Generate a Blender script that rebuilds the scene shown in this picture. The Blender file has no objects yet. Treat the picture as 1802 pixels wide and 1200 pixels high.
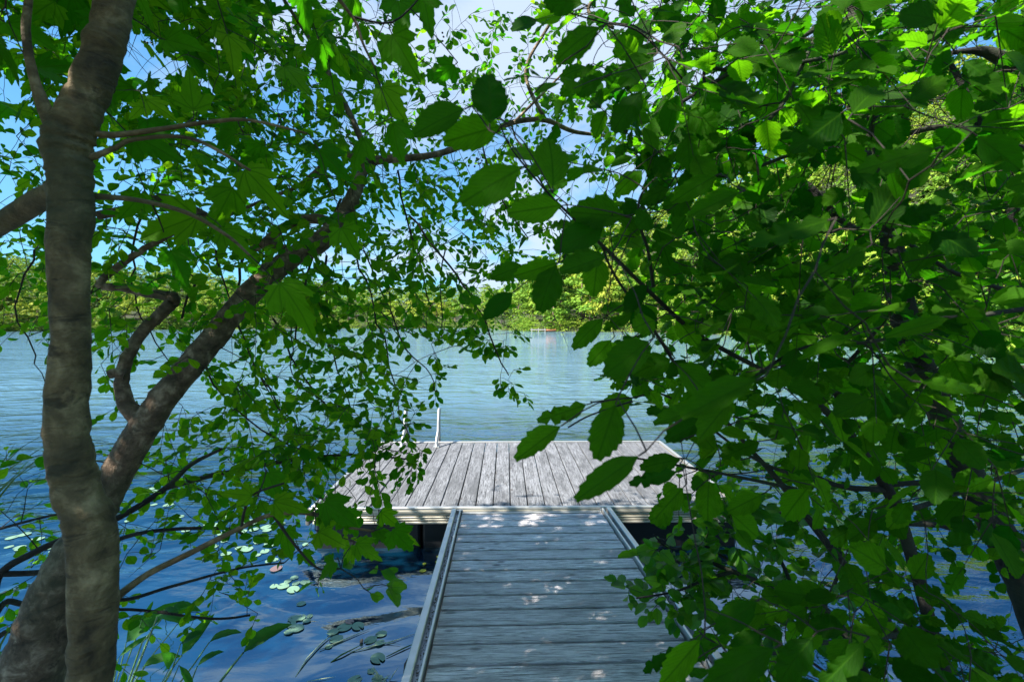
import bpy, bmesh, math, random
import numpy as np
from mathutils import Vector, Matrix
R = math.radians
rng = random.Random(7)
nr = np.random.default_rng(11)
S = bpy.context.scene
C = S.collection

# ------------------------------------------------------------------ camera
FX = 841.0                      # focal length in pixels of the 1802 px wide photograph
CAM = Vector((0.0, 0.0, 1.90))
YAW, PITCH = R(0.75), R(2.38)
FWD = Vector((math.sin(YAW) * math.cos(PITCH), math.cos(YAW) * math.cos(PITCH), -math.sin(PITCH)))
RIGHT = Vector((math.cos(YAW), -math.sin(YAW), 0))
UPC = RIGHT.cross(FWD)
cd = bpy.data.cameras.new('camera'); cam = bpy.data.objects.new('camera', cd); C.objects.link(cam)
cam.location = CAM
cam.rotation_euler = (R(90) - PITCH, 0, -YAW)
cd.sensor_width = 36.0; cd.lens = 36.0 * FX / 1802.0
cd.clip_start = 0.05; cd.clip_end = 6000
cd.dof.use_dof = True; cd.dof.focus_distance = 4.0; cd.dof.aperture_fstop = 6.3
S.camera = cam

# ------------------------------------------------------------------ sky, sun, exposure
SUN_EL, SUN_AZ = R(48), R(-115)          # azimuth measured from +Y towards +X
S.view_settings.view_transform = 'Standard'; S.view_settings.look = 'None'
S.view_settings.exposure = 2.0; S.view_settings.gamma = 1.0; S.view_settings.use_curve_mapping = False
W = bpy.data.worlds.new('World'); S.world = W; W.use_nodes = True
nt = W.node_tree; N = nt.nodes; L = nt.links; N.clear()
def nd(t, **k):
    n = N.new(t)
    for a, v in k.items(): setattr(n, a, v)
    return n
sky = nd('ShaderNodeTexSky', sky_type='NISHITA', sun_disc=False, sun_elevation=SUN_EL, sun_rotation=SUN_AZ)
sky.air_density = 1.0; sky.dust_density = 0.0; sky.ozone_density = 1.3
hs = nd('ShaderNodeHueSaturation'); hs.inputs['Saturation'].default_value = 1.3; L.new(sky.outputs[0], hs.inputs['Color'])
tc = nd('ShaderNodeTexCoord'); sep = nd('ShaderNodeSeparateXYZ'); L.new(tc.outputs['Generated'], sep.inputs[0])
def m_(op, a, b=None, c=None):
    n = nd('ShaderNodeMath', operation=op)
    for i, v in enumerate((a, b, c)):
        if v is None: continue
        if isinstance(v, (int, float)): n.inputs[i].default_value = v
        else: L.new(v, n.inputs[i])
    return n.outputs[0]
zz = m_('ADD', m_('MAXIMUM', sep.outputs['Z'], 0.0), 0.22)
cx = m_('DIVIDE', sep.outputs['X'], zz); cy = m_('DIVIDE', sep.outputs['Y'], zz)
cb = nd('ShaderNodeCombineXYZ'); L.new(cx, cb.inputs[0]); L.new(cy, cb.inputs[1]); cb.inputs[2].default_value = 3.7
n1 = nd('ShaderNodeTexNoise'); n1.inputs['Scale'].default_value = 1.3; n1.inputs['Detail'].default_value = 9; n1.inputs['Roughness'].default_value = 0.6; n1.inputs['Distortion'].default_value = 0.35
L.new(cb.outputs[0], n1.inputs['Vector'])
# a broad bank of cloud stands ahead, thinning towards both sides
bank = m_('SUBTRACT', 1.0, m_('MULTIPLY', m_('ABSOLUTE', m_('SUBTRACT', sep.outputs['X'], 0.08)), 2.0))
bank = m_('MULTIPLY', m_('MAXIMUM', bank, -0.5), 0.24)
cov = m_('ADD', n1.outputs[0], bank)
mr = nd('ShaderNodeMapRange', interpolation_type='SMOOTHSTEP'); mr.inputs[1].default_value = 0.50; mr.inputs[2].default_value = 0.76
L.new(cov, mr.inputs[0])
fac = m_('MULTIPLY', mr.outputs[0], 0.88)
mx = nd('ShaderNodeMix', data_type='RGBA'); L.new(fac, mx.inputs[0]); 
def vm(op, a, b):
    n = nd('ShaderNodeVectorMath', operation=op)
    for i, v in enumerate((a, b)):
        if isinstance(v, tuple): n.inputs[i].default_value = v
        else: L.new(v, n.inputs[i])
    return n.outputs[0]
soft = vm('DIVIDE', hs.outputs[0], vm('ADD', vm('DIVIDE', hs.outputs[0], (1.0, 3.2, 5.6)), (1.0, 1.0, 1.0)))   # film-like shoulder for the bright horizon
L.new(soft, mx.inputs[6]); mx.inputs[7].default_value = (1.85, 2.2, 2.7, 1)
bg = nd('ShaderNodeBackground'); bg.inputs[1].default_value = 0.105; L.new(mx.outputs[2], bg.inputs[0])
wo = nd('ShaderNodeOutputWorld'); L.new(bg.outputs[0], wo.inputs[0])
sd = bpy.data.lights.new('sun', 'SUN'); sd.energy = 3.6; sd.angle = R(0.5); sd.color = (1.0, 0.95, 0.86)
sun = bpy.data.objects.new('sun', sd); C.objects.link(sun)
sdir = Vector((math.sin(SUN_AZ) * math.cos(SUN_EL), math.cos(SUN_AZ) * math.cos(SUN_EL), math.sin(SUN_EL)))
sun.rotation_euler = sdir.to_track_quat('Z', 'Y').to_euler()
S.cycles.use_denoising = True
S.cycles.max_bounces = 8; S.cycles.transmission_bounces = 5; S.cycles.diffuse_bounces = 4; S.cycles.glossy_bounces = 3
S.cycles.sample_clamp_indirect = 6.0

# ------------------------------------------------------------------ helpers
def P(px, py, d):
    "a point seen at photograph pixel (px,py), d metres along the view axis"
    return CAM + d * (FWD + RIGHT * ((px - 901) / FX) + UPC * ((600 - py) / FX))
def PZ(px, py, z=0.0):
    v = FWD + RIGHT * ((px - 901) / FX) + UPC * ((600 - py) / FX)
    return CAM + v * ((z - CAM.z) / v.z)
def proj(p):
    q = Vector(p) - CAM; d = q.dot(FWD)
    if d < 0.05: return (-9999, -9999, d)
    return (901 + FX * q.dot(RIGHT) / d, 600 - FX * q.dot(UPC) / d, d)
def tag(o, label=None, cat=None, group=None, kind=None):
    if label: o['label'] = label
    if cat: o['category'] = cat
    if group: o['group'] = group
    if kind: o['kind'] = kind
    return o
def empty(name, loc, label, cat, group=None):
    o = bpy.data.objects.new(name, None); C.objects.link(o); o.location = loc; o.empty_display_size = 0.1
    return tag(o, label, cat, group)
def mesh_np(name, V, F, uv=None, att=None, smooth=True):
    me = bpy.data.meshes.new(name); V = np.asarray(V, np.float32); F = np.asarray(F, np.int32)
    k = F.shape[1]; me.vertices.add(len(V)); me.vertices.foreach_set('co', V.ravel())
    me.loops.add(F.size); me.loops.foreach_set('vertex_index', F.ravel())
    me.polygons.add(len(F)); me.polygons.foreach_set('loop_start', np.arange(0, F.size, k, dtype=np.int32))
    me.polygons.foreach_set('loop_total', np.full(len(F), k, np.int32))
    me.polygons.foreach_set('use_smooth', np.full(len(F), smooth))
    if uv is not None:
        l = me.uv_layers.new(name='UVMap'); l.data.foreach_set('uv', np.asarray(uv, np.float32)[F.ravel()].ravel())
    if att is not None:
        a = me.attributes.new('vary', 'FLOAT', 'POINT'); a.data.foreach_set('value', np.asarray(att, np.float32))
    me.update(calc_edges=True); me.validate(); return me
def obj(name, me, mat=None, parent=None, local=False):
    o = bpy.data.objects.new(name, me); C.objects.link(o)
    if mat is not None:
        if not me.materials: me.materials.append(mat)
    if parent is not None:
        o.parent = parent
        if not local: o.matrix_parent_inverse = Matrix.Translation(parent.location).inverted() if parent.rotation_euler.z == 0 else (Matrix.Translation(parent.location) @ parent.rotation_euler.to_matrix().to_4x4()).inverted()
    return o

# ------------------------------------------------------------------ materials
class MT:
    def __init__(s, name):
        s.m = bpy.data.materials.new(name); s.m.use_nodes = True; s.n = s.m.node_tree.nodes; s.l = s.m.node_tree.links
        s.n.clear(); s.out = s.n.new('ShaderNodeOutputMaterial')
        s.b = s.n.new('ShaderNodeBsdfPrincipled'); s.l.new(s.b.outputs[0], s.out.inputs[0])
    def node(s, t, ins=None, **k):
        n = s.n.new(t)
        for a, v in k.items(): setattr(n, a, v)
        for a, v in (ins or {}).items(): s.set(n.inputs[a], v)
        return n
    def set(s, i, v):
        if isinstance(v, bpy.types.NodeSocket): s.l.new(v, i)
        elif hasattr(v, '__len__') and len(v) == 3 and i.type == 'RGBA': i.default_value = (*v, 1)
        else: i.default_value = v
    def math(s, op, a, b=0.0, c=None):
        d = {0: a, 1: b}
        if c is not None: d[2] = c
        return s.node('ShaderNodeMath', d, operation=op).outputs[0]
    def coord(s, which='Object', scale=(1, 1, 1), off=None):
        t = s.node('ShaderNodeTexCoord'); v = t.outputs[which]
        if off is not None: v = s.node('ShaderNodeVectorMath', {0: v, 1: off}, operation='ADD').outputs[0]
        return s.node('ShaderNodeMapping', {0: v, 'Scale': scale}).outputs[0]
    def noise(s, v, scale, detail=4, rough=0.55, dist=0.0):
        n = s.node('ShaderNodeTexNoise', {'Scale': scale, 'Detail': detail, 'Roughness': rough, 'Distortion': dist})
        if v is not None: s.l.new(v, n.inputs['Vector'])
        return n.outputs[0]
    def ramp(s, f, stops):
        n = s.node('ShaderNodeValToRGB'); s.l.new(f, n.inputs[0]); e = n.color_ramp.elements
        while len(e) < len(stops): e.new(0.5)
        for i, (p, c) in enumerate(stops): e[i].position = p; e[i].color = (*c, 1) if len(c) == 3 else c
        return n.outputs[0]
    def mix(s, f, a, b, mode='MIX'):
        n = s.node('ShaderNodeMix', data_type='RGBA', blend_type=mode); s.set(n.inputs[0], f); s.set(n.inputs[6], a); s.set(n.inputs[7], b); return n.outputs[2]
    def bump(s, h, strength=0.5, dist=0.01, normal=None):
        n = s.node('ShaderNodeBump', {'Strength': strength, 'Distance': dist, 'Height': h})
        if normal is not None: s.l.new(normal, n.inputs['Normal'])
        return n.outputs[0]
    def p(s, **k):
        for a, v in k.items(): s.set(s.b.inputs[a.replace('_', ' ')], v)
        return s

def leaf_mat(name, c1, c2, t1, t2, veins=9.0, palm=False, rough=0.58, trans=0.6, spec=0.09, slant=1.1):
    m = MT(name)
    at = m.node('ShaderNodeAttribute', attribute_name='vary').outputs['Fac']
    oi = m.node('ShaderNodeObjectInfo').outputs['Random']
    r = m.math('FRACT', m.math('ADD', at, oi))
    r2 = m.math('FRACT', m.math('MULTIPLY', r, 7.31))
    uv = m.node('ShaderNodeTexCoord').outputs['UV']
    sp = m.node('ShaderNodeSeparateXYZ', {0: uv})
    au = m.math('ABSOLUTE', m.math('SUBTRACT', sp.outputs[0], 0.5))
    q = m.math('FRACT', m.math('MULTIPLY', m.math('SUBTRACT', sp.outputs[1], m.math('MULTIPLY', au, slant)), veins))
    tri = m.math('ABSOLUTE', m.math('SUBTRACT', q, 0.5))          # 0.5 on a vein
    vein = m.node('ShaderNodeMapRange', {0: tri, 1: 0.40, 2: 0.5}).outputs[0]
    mid = m.node('ShaderNodeMapRange', {0: au, 1: 0.035, 2: 0.0}).outputs[0]
    vv = m.math('MAXIMUM', m.math('MULTIPLY', vein, 0.7), mid)
    if palm:
        dd = None
        for a in (0.0, 0.62, 1.12):
            d_ = m.math('ABSOLUTE', m.math('SUBTRACT', m.math('MULTIPLY', au, math.cos(a)), m.math('MULTIPLY', m.math('SUBTRACT', sp.outputs[1], 0.02), math.sin(a))))
            dd = d_ if dd is None else m.math('MINIMUM', dd, d_)
        vv = m.math('MAXIMUM', m.node('ShaderNodeMapRange', {0: dd, 1: 0.022, 2: 0.004}).outputs[0], m.math('MULTIPLY', vein, 0.35))
    blot = m.noise(uv, 5.0, 3)
    base = m.mix(m.math('POWER', r, 1.4), c1, c2); tcol = m.mix(m.math('POWER', r2, 1.3), t1, t2)
    base = m.mix(m.math('MULTIPLY', blot, 0.35), base, (0.02, 0.035, 0.004))
    base = m.mix(m.math('MULTIPLY', vv, 0.35), base, tuple(min(1, x * 1.8 + 0.002) for x in c2))
    tc2 = m.mix(m.math('MULTIPLY', vv, 0.72), tcol, tuple(x * 0.35 for x in t1))
    tc2 = m.mix(m.math('MULTIPLY', blot, 0.5), tc2, tuple(x * 0.4 for x in t1))
    h = m.math('ADD', m.math('MULTIPLY', tri, 1.0), m.math('MULTIPLY', mid, -0.6))
    nb = m.bump(h, 0.35, 0.0012)
    m.p(Base_Color=base, Roughness=m.math('ADD', m.math('MULTIPLY', r2, 0.2), rough - 0.05), Normal=nb)
    m.b.inputs['Specular IOR Level'].default_value = spec
    tr = m.node('ShaderNodeBsdfTranslucent', {'Color': tc2, 'Normal': nb})
    mixs = m.node('ShaderNodeMixShader', {0: trans}); m.l.new(m.b.outputs[0], mixs.inputs[1]); m.l.new(tr.outputs[0], mixs.inputs[2])
    m.l.new(mixs.outputs[0], m.out.inputs[0]); return m.m
LEAF_BIG = leaf_mat('serrate_leaf', (0.003, 0.036, 0.0020), (0.046, 0.150, 0.0041), (0.019, 0.216, 0.0027), (0.297, 0.837, 0.0068))
LEAF_MAPLE = leaf_mat('maple_leaf', (0.013, 0.066, 0.0022), (0.066, 0.182, 0.0044), (0.055, 0.396, 0.0033), (0.374, 0.814, 0.0088), veins=7.0, slant=1.3, palm=True)
LEAF_SMALL = leaf_mat('small_leaf', (0.010, 0.058, 0.0034), (0.058, 0.174, 0.0056), (0.056, 0.403, 0.0045), (0.426, 0.850, 0.0112), veins=6.0)
LEAF_SHRUB = leaf_mat('glossy_shrub_leaf', (0.016, 0.085, 0.005), (0.060, 0.190, 0.008), (0.06, 0.40, 0.005), (0.32, 0.75, 0.010), rough=0.35, spec=0.5)
LEAF_WATER = leaf_mat('waterweed_leaf', (0.015, 0.09, 0.012), (0.05, 0.16, 0.03), (0.05, 0.3, 0.02), (0.12, 0.4, 0.02), veins=0.0, rough=0.45, spec=0.3)
def bark(name, a, b, c, lent=(5, 5, 17), sc=14.0, bumpd=0.010):
    m = MT(name); v = m.coord('Object'); vl = m.coord('Object', lent)
    n1 = m.noise(v, sc, 6, 0.65, 0.4); n2 = m.noise(vl, 2.2, 5, 0.7, 0.6); n3 = m.noise(v, 70, 3, 0.6); n4 = m.noise(v, 2.5, 2)
    col = m.ramp(n1, [(0.32, a), (0.52, b), (0.70, c)])
    dk = m.node('ShaderNodeMapRange', {0: n2, 1: 0.56, 2: 0.66}).outputs[0]
    col = m.mix(m.math('MULTIPLY', dk, 0.75), col, tuple(x * 0.3 for x in a))
    moss = m.node('ShaderNodeMapRange', {0: n4, 1: 0.50, 2: 0.6}).outputs[0]
    col = m.mix(m.math('MULTIPLY', moss, 0.5), col, (0.055, 0.070, 0.030))
    col = m.mix(m.math('MULTIPLY', n3, 0.5), col, tuple(x * 0.45 for x in b))
    h = m.math('ADD', m.math('MULTIPLY', n1, 0.6), m.math('ADD', m.math('MULTIPLY', n2, -1.0), m.math('MULTIPLY', n3, 0.35)))
    m.p(Base_Color=col, Roughness=0.85, Normal=m.bump(h, 0.9, bumpd)); return m.m
BARK_A = bark('smooth_banded_bark', (0.030, 0.020, 0.009), (0.175, 0.120, 0.055), (0.46, 0.335, 0.175))
BARK_B = bark('speckled_bark', (0.032, 0.018, 0.010), (0.180, 0.118, 0.073), (0.56, 0.41, 0.28), (7, 7, 9), 22.0)
BARK_C = bark('dark_bark', (0.006, 0.005, 0.004), (0.018, 0.015, 0.012), (0.07, 0.062, 0.05), (4, 4, 40), 14.0)
TWIG = MT('twig_bark'); TWIG.p(Base_Color=TWIG.ramp(TWIG.noise(TWIG.coord(), 30, 3), [(0.3, (0.010, 0.007, 0.005)), (0.7, (0.040, 0.027, 0.020))]), Roughness=0.8); TWIG = TWIG.m
def wood(name, lo, mid, hi, axis, dark=0.5):
    m = MT(name); oi = m.node('ShaderNodeObjectInfo').outputs['Random']
    off = m.node('ShaderNodeCombineXYZ', {0: m.math('MULTIPLY', oi, 37.0), 1: m.math('MULTIPLY', oi, 91.0), 2: m.math('MULTIPLY', oi, 13.0)}).outputs[0]
    g = (3.0, 55, 55) if axis == 'x' else (55, 3.0, 55)
    v = m.coord('Object', g, off); vf = m.coord('Object', tuple(x * 2.6 for x in g), off); vb = m.coord('Object', (1.5, 6.0, 2.0) if axis == 'x' else (6.0, 1.5, 2.0), off)
    n1 = m.noise(v, 1.6, 6, 0.6, 1.3); n2 = m.noise(vf, 2.0, 4, 0.7, 0.8); n3 = m.noise(vb, 1.6, 5, 0.6)
    vk = m.coord('Object', (4.5, 11, 1) if axis == 'x' else (11, 4.5, 1), off)
    vor = m.node('ShaderNodeTexVoronoi', {'Vector': vk, 'Scale': 0.8}).outputs['Distance']
    knot = m.node('ShaderNodeMapRange', {0: vor, 1: 0.13, 2: 0.06}).outputs[0]
    g1 = m.math('ADD', m.math('MULTIPLY', n1, 0.55), m.math('MULTIPLY', n2, 0.45))
    col = m.ramp(g1, [(0.40, lo), (0.485, mid), (0.57, hi)])
    st = m.node('ShaderNodeMapRange', {0: m.math('ADD', m.math('MULTIPLY', n3, 0.75), m.math('MULTIPLY', n1, 0.25)), 1: 0.50, 2: 0.64}).outputs[0]
    crk = m.node('ShaderNodeMapRange', {0: n2, 1: 0.36, 2: 0.30}).outputs[0]
    col = m.mix(m.math('MULTIPLY', st, dark), col, tuple(x * 0.33 for x in mid))
    col = m.mix(m.math('MULTIPLY', crk, 0.7), col, tuple(x * 0.2 for x in lo))
    col = m.mix(m.math('MULTIPLY', knot, 0.8), col, (0.05, 0.04, 0.035))
    col = m.mix(m.math('MULTIPLY', oi, 0.45), col, tuple(x * 0.6 for x in mid))
    h = m.math('ADD', g1, m.math('MULTIPLY', knot, -0.4))
    m.p(Base_Color=col, Roughness=0.8, Normal=m.bump(h, 0.9, 0.010)); return m.m
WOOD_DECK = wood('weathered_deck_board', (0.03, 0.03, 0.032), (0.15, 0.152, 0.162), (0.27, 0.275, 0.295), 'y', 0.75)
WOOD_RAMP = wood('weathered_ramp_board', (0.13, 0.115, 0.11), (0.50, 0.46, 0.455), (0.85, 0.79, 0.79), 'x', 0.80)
def metal(name, c, rough=0.35, metallic=0.9, sc=8.0):
    m = MT(name); n = m.noise(m.coord('Object', (1, 1, 1)), sc, 5)
    col = m.mix(m.math('MULTIPLY', n, 0.6), c, tuple(x * 0.6 for x in c))
    m.p(Base_Color=col, Metallic=metallic, Roughness=m.math('ADD', m.math('MULTIPLY', n, 0.25), rough - 0.1), Normal=m.bump(n, 0.1, 0.001)); return m.m
ALU = metal('aluminium_trim', (0.62, 0.61, 0.58), 0.42, 0.75)
DULL = metal('dull_ladder_metal', (0.42, 0.43, 0.43), 0.5, 0.6)
ALU_W = metal('weathered_aluminium', (0.60, 0.56, 0.47), 0.5, 0.6)
STEEL = metal('galvanised_steel', (0.30, 0.34, 0.38), 0.45)
def plain(name, c, rough=0.6, var=0.35, sc=12, spec=0.5):
    m = MT(name); n = m.noise(m.coord(), sc, 5, 0.6)
    m.p(Base_Color=m.mix(m.math('MULTIPLY', n, var * 2), c, tuple(x * 0.35 for x in c)), Roughness=rough, Normal=m.bump(n, 0.3, 0.003))
    m.b.inputs['Specular IOR Level'].default_value = spec; return m.m
BLACKP = plain('black_polyethylene', (0.012, 0.013, 0.014), 0.45)
GREYEND = plain('grey_rubber_bumper', (0.16, 0.15, 0.14), 0.7)
LITTER = plain('leaf_litter', (0.06, 0.05, 0.03), 0.9)
PAD = plain('lily_pad_skin', (0.18, 0.31, 0.21), 0.5, 0.2, 30, 0.4)
PAD_Y = plain('yellow_lily_pad_skin', (0.36, 0.42, 0.04), 0.35, 0.3, 30, 0.7)
PAD_R = plain('reddish_lily_pad_skin', (0.22, 0.13, 0.12), 0.35, 0.3, 30, 0.7)
REED = plain('pale_reed', (0.60, 0.70, 0.46), 0.4, 0.3)
REED_G = plain('green_reed_stem', (0.10, 0.22, 0.03), 0.4, 0.3)
REDP = plain('red_reflector', (0.55, 0.04, 0.015), 0.3, 0.1)
YELL = leaf_mat('yellowing_leaf', (0.40, 0.34, 0.02), (0.48, 0.42, 0.03), (0.5, 0.42, 0.02), (0.6, 0.5, 0.03))
BERRY = plain('small_berry', (0.03, 0.02, 0.02), 0.3)
ORANGE = plain('orange_hull', (0.26, 0.10, 0.04), 0.4, 0.15)
PALEW = plain('pale_jetty_wood', (0.50, 0.46, 0.42), 0.8, 0.3)
ROTW = plain('rotten_wood', (0.06, 0.03, 0.022), 0.9, 0.5)
# far foliage
def forest_mat(name, stops, trans=0.25):
    m = MT(name); at = m.node('ShaderNodeAttribute', attribute_name='vary').outputs['Fac']
    oi = m.node('ShaderNodeObjectInfo').outputs['Random']
    f = m.math('FRACT', m.math('ADD', at, oi)); n = m.noise(m.coord(), 1.2, 3)
    col = m.ramp(f, stops); col = m.mix(m.math('MULTIPLY', n, 0.5), col, tuple(x * 0.55 for x in stops[0][1]))
    m.p(Base_Color=col, Roughness=0.7); m.b.inputs['Specular IOR Level'].default_value = 0.2
    tr = m.node('ShaderNodeBsdfTranslucent', {'Color': m.mix(0.5, col, (0.30, 0.36, 0.02))})
    mm = m.node('ShaderNodeMixShader', {0: trans}); m.l.new(m.b.outputs[0], mm.inputs[1]); m.l.new(tr.outputs[0], mm.inputs[2]); m.l.new(mm.outputs[0], m.out.inputs[0])
    return m.m
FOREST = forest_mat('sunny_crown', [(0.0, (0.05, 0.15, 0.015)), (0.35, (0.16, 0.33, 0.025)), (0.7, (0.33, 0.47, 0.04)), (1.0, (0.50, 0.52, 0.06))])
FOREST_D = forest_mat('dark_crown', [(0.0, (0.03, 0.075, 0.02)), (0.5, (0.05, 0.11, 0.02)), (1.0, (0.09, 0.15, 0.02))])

# ------------------------------------------------------------------ terrain and water
def lerp_tab(tab, x):
    for (a, u), (b, v) in zip(tab, tab[1:]):
        if x <= b: 
            t = max(0, min(1, (x - a) / (b - a))); return u + (v - u) * t
    return tab[-1][1]
# bearing (deg right of +Y) of a pixel column and the shore distance / hill height there
def bear(px): return math.degrees(math.atan((px - 901) / FX)) + 0.75
SH = [(-180, 3), (-95, 4), (-75, 30), (-60, 110), (bear(0), 128), (bear(400), 132), (bear(860), 128), (bear(880), 100), (bear(935), 88), (bear(1120), 84), (bear(1250), 74), (bear(1450), 60), (bear(1700), 46), (60, 36), (75, 20), (95, 4), (180, 3)]
HH = [(-180, 4), (-80, 12), (bear(0), 15), (bear(400), 14), (bear(800), 9), (bear(890), 11), (bear(960), 20), (bear(1120), 42), (bear(1350), 56), (bear(1660), 64), (70, 60), (95, 12), (180, 4)]
from mathutils import noise as MN
def terrain(x, y):
    r = math.hypot(x, y); th = math.degrees(math.atan2(x, y))
    s = lerp_tab(SH, th); hmax = lerp_tab(HH, th)
    nz = MN.noise(Vector((x * 0.03, y * 0.03, 1.3))) * 2.0
    if r > s:
        t = min(1, (r - s) / (150.0 if th > bear(900) else 110.0)); t = t * t * (3 - 2 * t) * 0.6 + t * 0.4
        far = 0.25 + min(0.8, (r - s) * 0.4) + hmax * t + nz * t * 2
    else: far = -1.4 * min(1, (s - r) / 3.0) + 0.05
    # near bank: land for y < ~1.6
    ys = 1.62 + 0.12 * math.sin(x * 1.7) + 0.06 * math.sin(x * 4.1) - 0.02 * abs(x)
    k = max(0, min(1, (ys - y) / 0.7)); near = -0.9 + 1.28 * (k * k * (3 - 2 * k)) + (0.04 * MN.noise(Vector((x * 2, y * 2, 0))) if k > 0 else 0)
    if r < 12 or y < 1.6: return max(near, far) if abs(th) > 90 else near
    return far
rads = [0] + [0.25 * 1.075 ** i for i in range(125)]
rads = [r for r in rads if r < 1600] + [2500, 4500]
NA = 300; V = []; F = []
for r in rads:
    for a in range(NA):
        th = 2 * math.pi * a / NA; x, y = r * math.sin(th), r * math.cos(th)
        V.append((x, y, terrain(x, y) if r > 0 else terrain(0, 0)))
for i in range(len(rads) - 1):
    for a in range(NA):
        b = (a + 1) % NA; F.append((i * NA + a, i * NA + b, (i + 1) * NA + b, (i + 1) * NA + a))
g = MT('ground_earth'); n = g.noise(g.coord(), 0.4, 6); n2 = g.noise(g.coord(), 18, 4)
g.p(Base_Color=g.mix(n2, g.ramp(n, [(0.35, (0.045, 0.035, 0.02)), (0.6, (0.05, 0.075, 0.02))]), (0.02, 0.025, 0.01)), Roughness=0.95, Normal=g.bump(n2, 0.5, 0.02))
tag(obj('ground', mesh_np('ground', V, F), g.m), kind='structure', label='wooded shore and hillside ground round the lake')

w = MT('lake_water')
geo = w.node('ShaderNodeNewGeometry').outputs['Position']; spw = w.node('ShaderNodeSeparateXYZ', {0: geo})
def wn(sx, sy, sc, det, ro=0.5, di=0.0):
    v = w.node('ShaderNodeMapping', {0: geo, 'Scale': (sx, sy, 1)}).outputs[0]; return w.noise(v, sc, det, ro, di)
swell = wn(0.6, 1.0, 1.5, 1, 0.4, 1.2)
chop = wn(0.42, 1.0, 5.0, 4, 0.6, 0.5)
fine = wn(0.6, 1.0, 22.0, 3, 0.6)
big = wn(0.5, 1.0, 0.55, 3, 0.5)
midw = wn(0.45, 1.0, 2.1, 3, 0.55, 0.6)
shel = w.node('ShaderNodeMapRange', {0: w.math('ADD', spw.outputs[1], w.math('MULTIPLY', w.math('ABSOLUTE', spw.outputs[0]), 0.35)), 1: 2.8, 2: 6.5}, interpolation_type='SMOOTHSTEP').outputs[0]   # sheltered by the bank and dock
gust = w.node('ShaderNodeMapRange', {0: wn(0.02, 0.06, 1.0, 3), 1: 0.32, 2: 0.68, 3: 0.35, 4: 1.5}).outputs[0]
h = w.math('ADD', w.math('MULTIPLY', swell, 0.20), w.math('MULTIPLY', w.math('ADD', w.math('MULTIPLY', midw, 0.36), w.math('ADD', w.math('MULTIPLY', chop, 0.11), w.math('MULTIPLY', fine, 0.010))), w.math('ADD', w.math('MULTIPLY', w.math('MULTIPLY', shel, gust), 0.97), 0.03)))
h = w.math('ADD', h, w.math('MULTIPLY', w.math('MULTIPLY', big, 0.55), w.math('MULTIPLY', shel, gust)))
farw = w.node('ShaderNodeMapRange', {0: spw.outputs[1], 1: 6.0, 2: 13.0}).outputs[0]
w.p(Base_Color=w.mix(farw, (0.001, 0.016, 0.036), (0.10, 0.19, 0.25)), Roughness=0.03, IOR=w.node('ShaderNodeMapRange', {0: shel, 3: 2.3, 4: 1.8}).outputs[0], Normal=w.bump(h, 1.0, 0.6))  # paler far base colour stands in for reflected bright sky and cloud
w.b.inputs['Specular IOR Level'].default_value = 1.0; w.b.inputs['Specular Tint'].default_value = (0.62, 0.84, 1.0, 1)
V = []; F = []; wr = [0, 2, 5, 10, 20, 40, 80, 160, 330]
for r in wr:
    for a in range(96): th = 2 * math.pi * a / 96; V.append((r * math.sin(th), r * math.cos(th), 0))
for i in range(len(wr) - 1):
    for a in range(96): b = (a + 1) % 96; F.append((i * 96 + a, i * 96 + b, (i + 1) * 96 + b, (i + 1) * 96 + a))
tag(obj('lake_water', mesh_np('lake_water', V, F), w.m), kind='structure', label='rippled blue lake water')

# ------------------------------------------------------------------ far wood
def crown_mesh(name, seed, h, rad, nface, fs, kind=0):
    q = np.random.default_rng(seed); V = []; F = []; A = []
    nb = 13; cs = []
    for i in range(nb):
        t = i / (nb - 1); z = h * (0.24 + 0.68 * t) + q.normal(0, 0.03 * h)
        if kind == 0: rr = rad * math.sin(math.pi * min(0.95, 0.18 + 0.80 * t)) * 0.72
        else: rr = rad * (1.0 - t) * 0.8
        an = i * 2.4 + q.uniform(0, 1); cs.append((rr * math.cos(an), rr * math.sin(an), z, rad * (0.52 - 0.26 * t) * q.uniform(0.8, 1.15)))
    for k in range(nface):
        cx, cy, cz, cr = cs[int(q.integers(nb))]
        n = q.normal(size=3); n /= np.linalg.norm(n); n[2] = abs(n[2]) * 0.9 - 0.25 * (q.random() < 0.3)
        p = np.array([cx, cy, cz]) + n * cr * q.uniform(0.72, 1.08) * np.array([1, 1, 0.72])
        nn = n + q.normal(0, 0.45, 3); nn /= np.linalg.norm(nn)
        a = np.cross(nn, [0.3, 0.2, 1.0]); a /= np.linalg.norm(a); b = np.cross(nn, a)
        s = fs * q.uniform(0.6, 1.3); i0 = len(V); v = q.random() * 0.16
        for (u_, v_) in ((-1, -0.4), (0.1, -0.9), (1, 0.2), (0.2, 0.9)): V.append(p + a * s * u_ + b * s * v_ * 0.8 + nn * s * 0.15 * (u_ * v_)); A.append(v)
        F.append((i0, i0 + 1, i0 + 2, i0 + 3))
    return V, F, A
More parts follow.
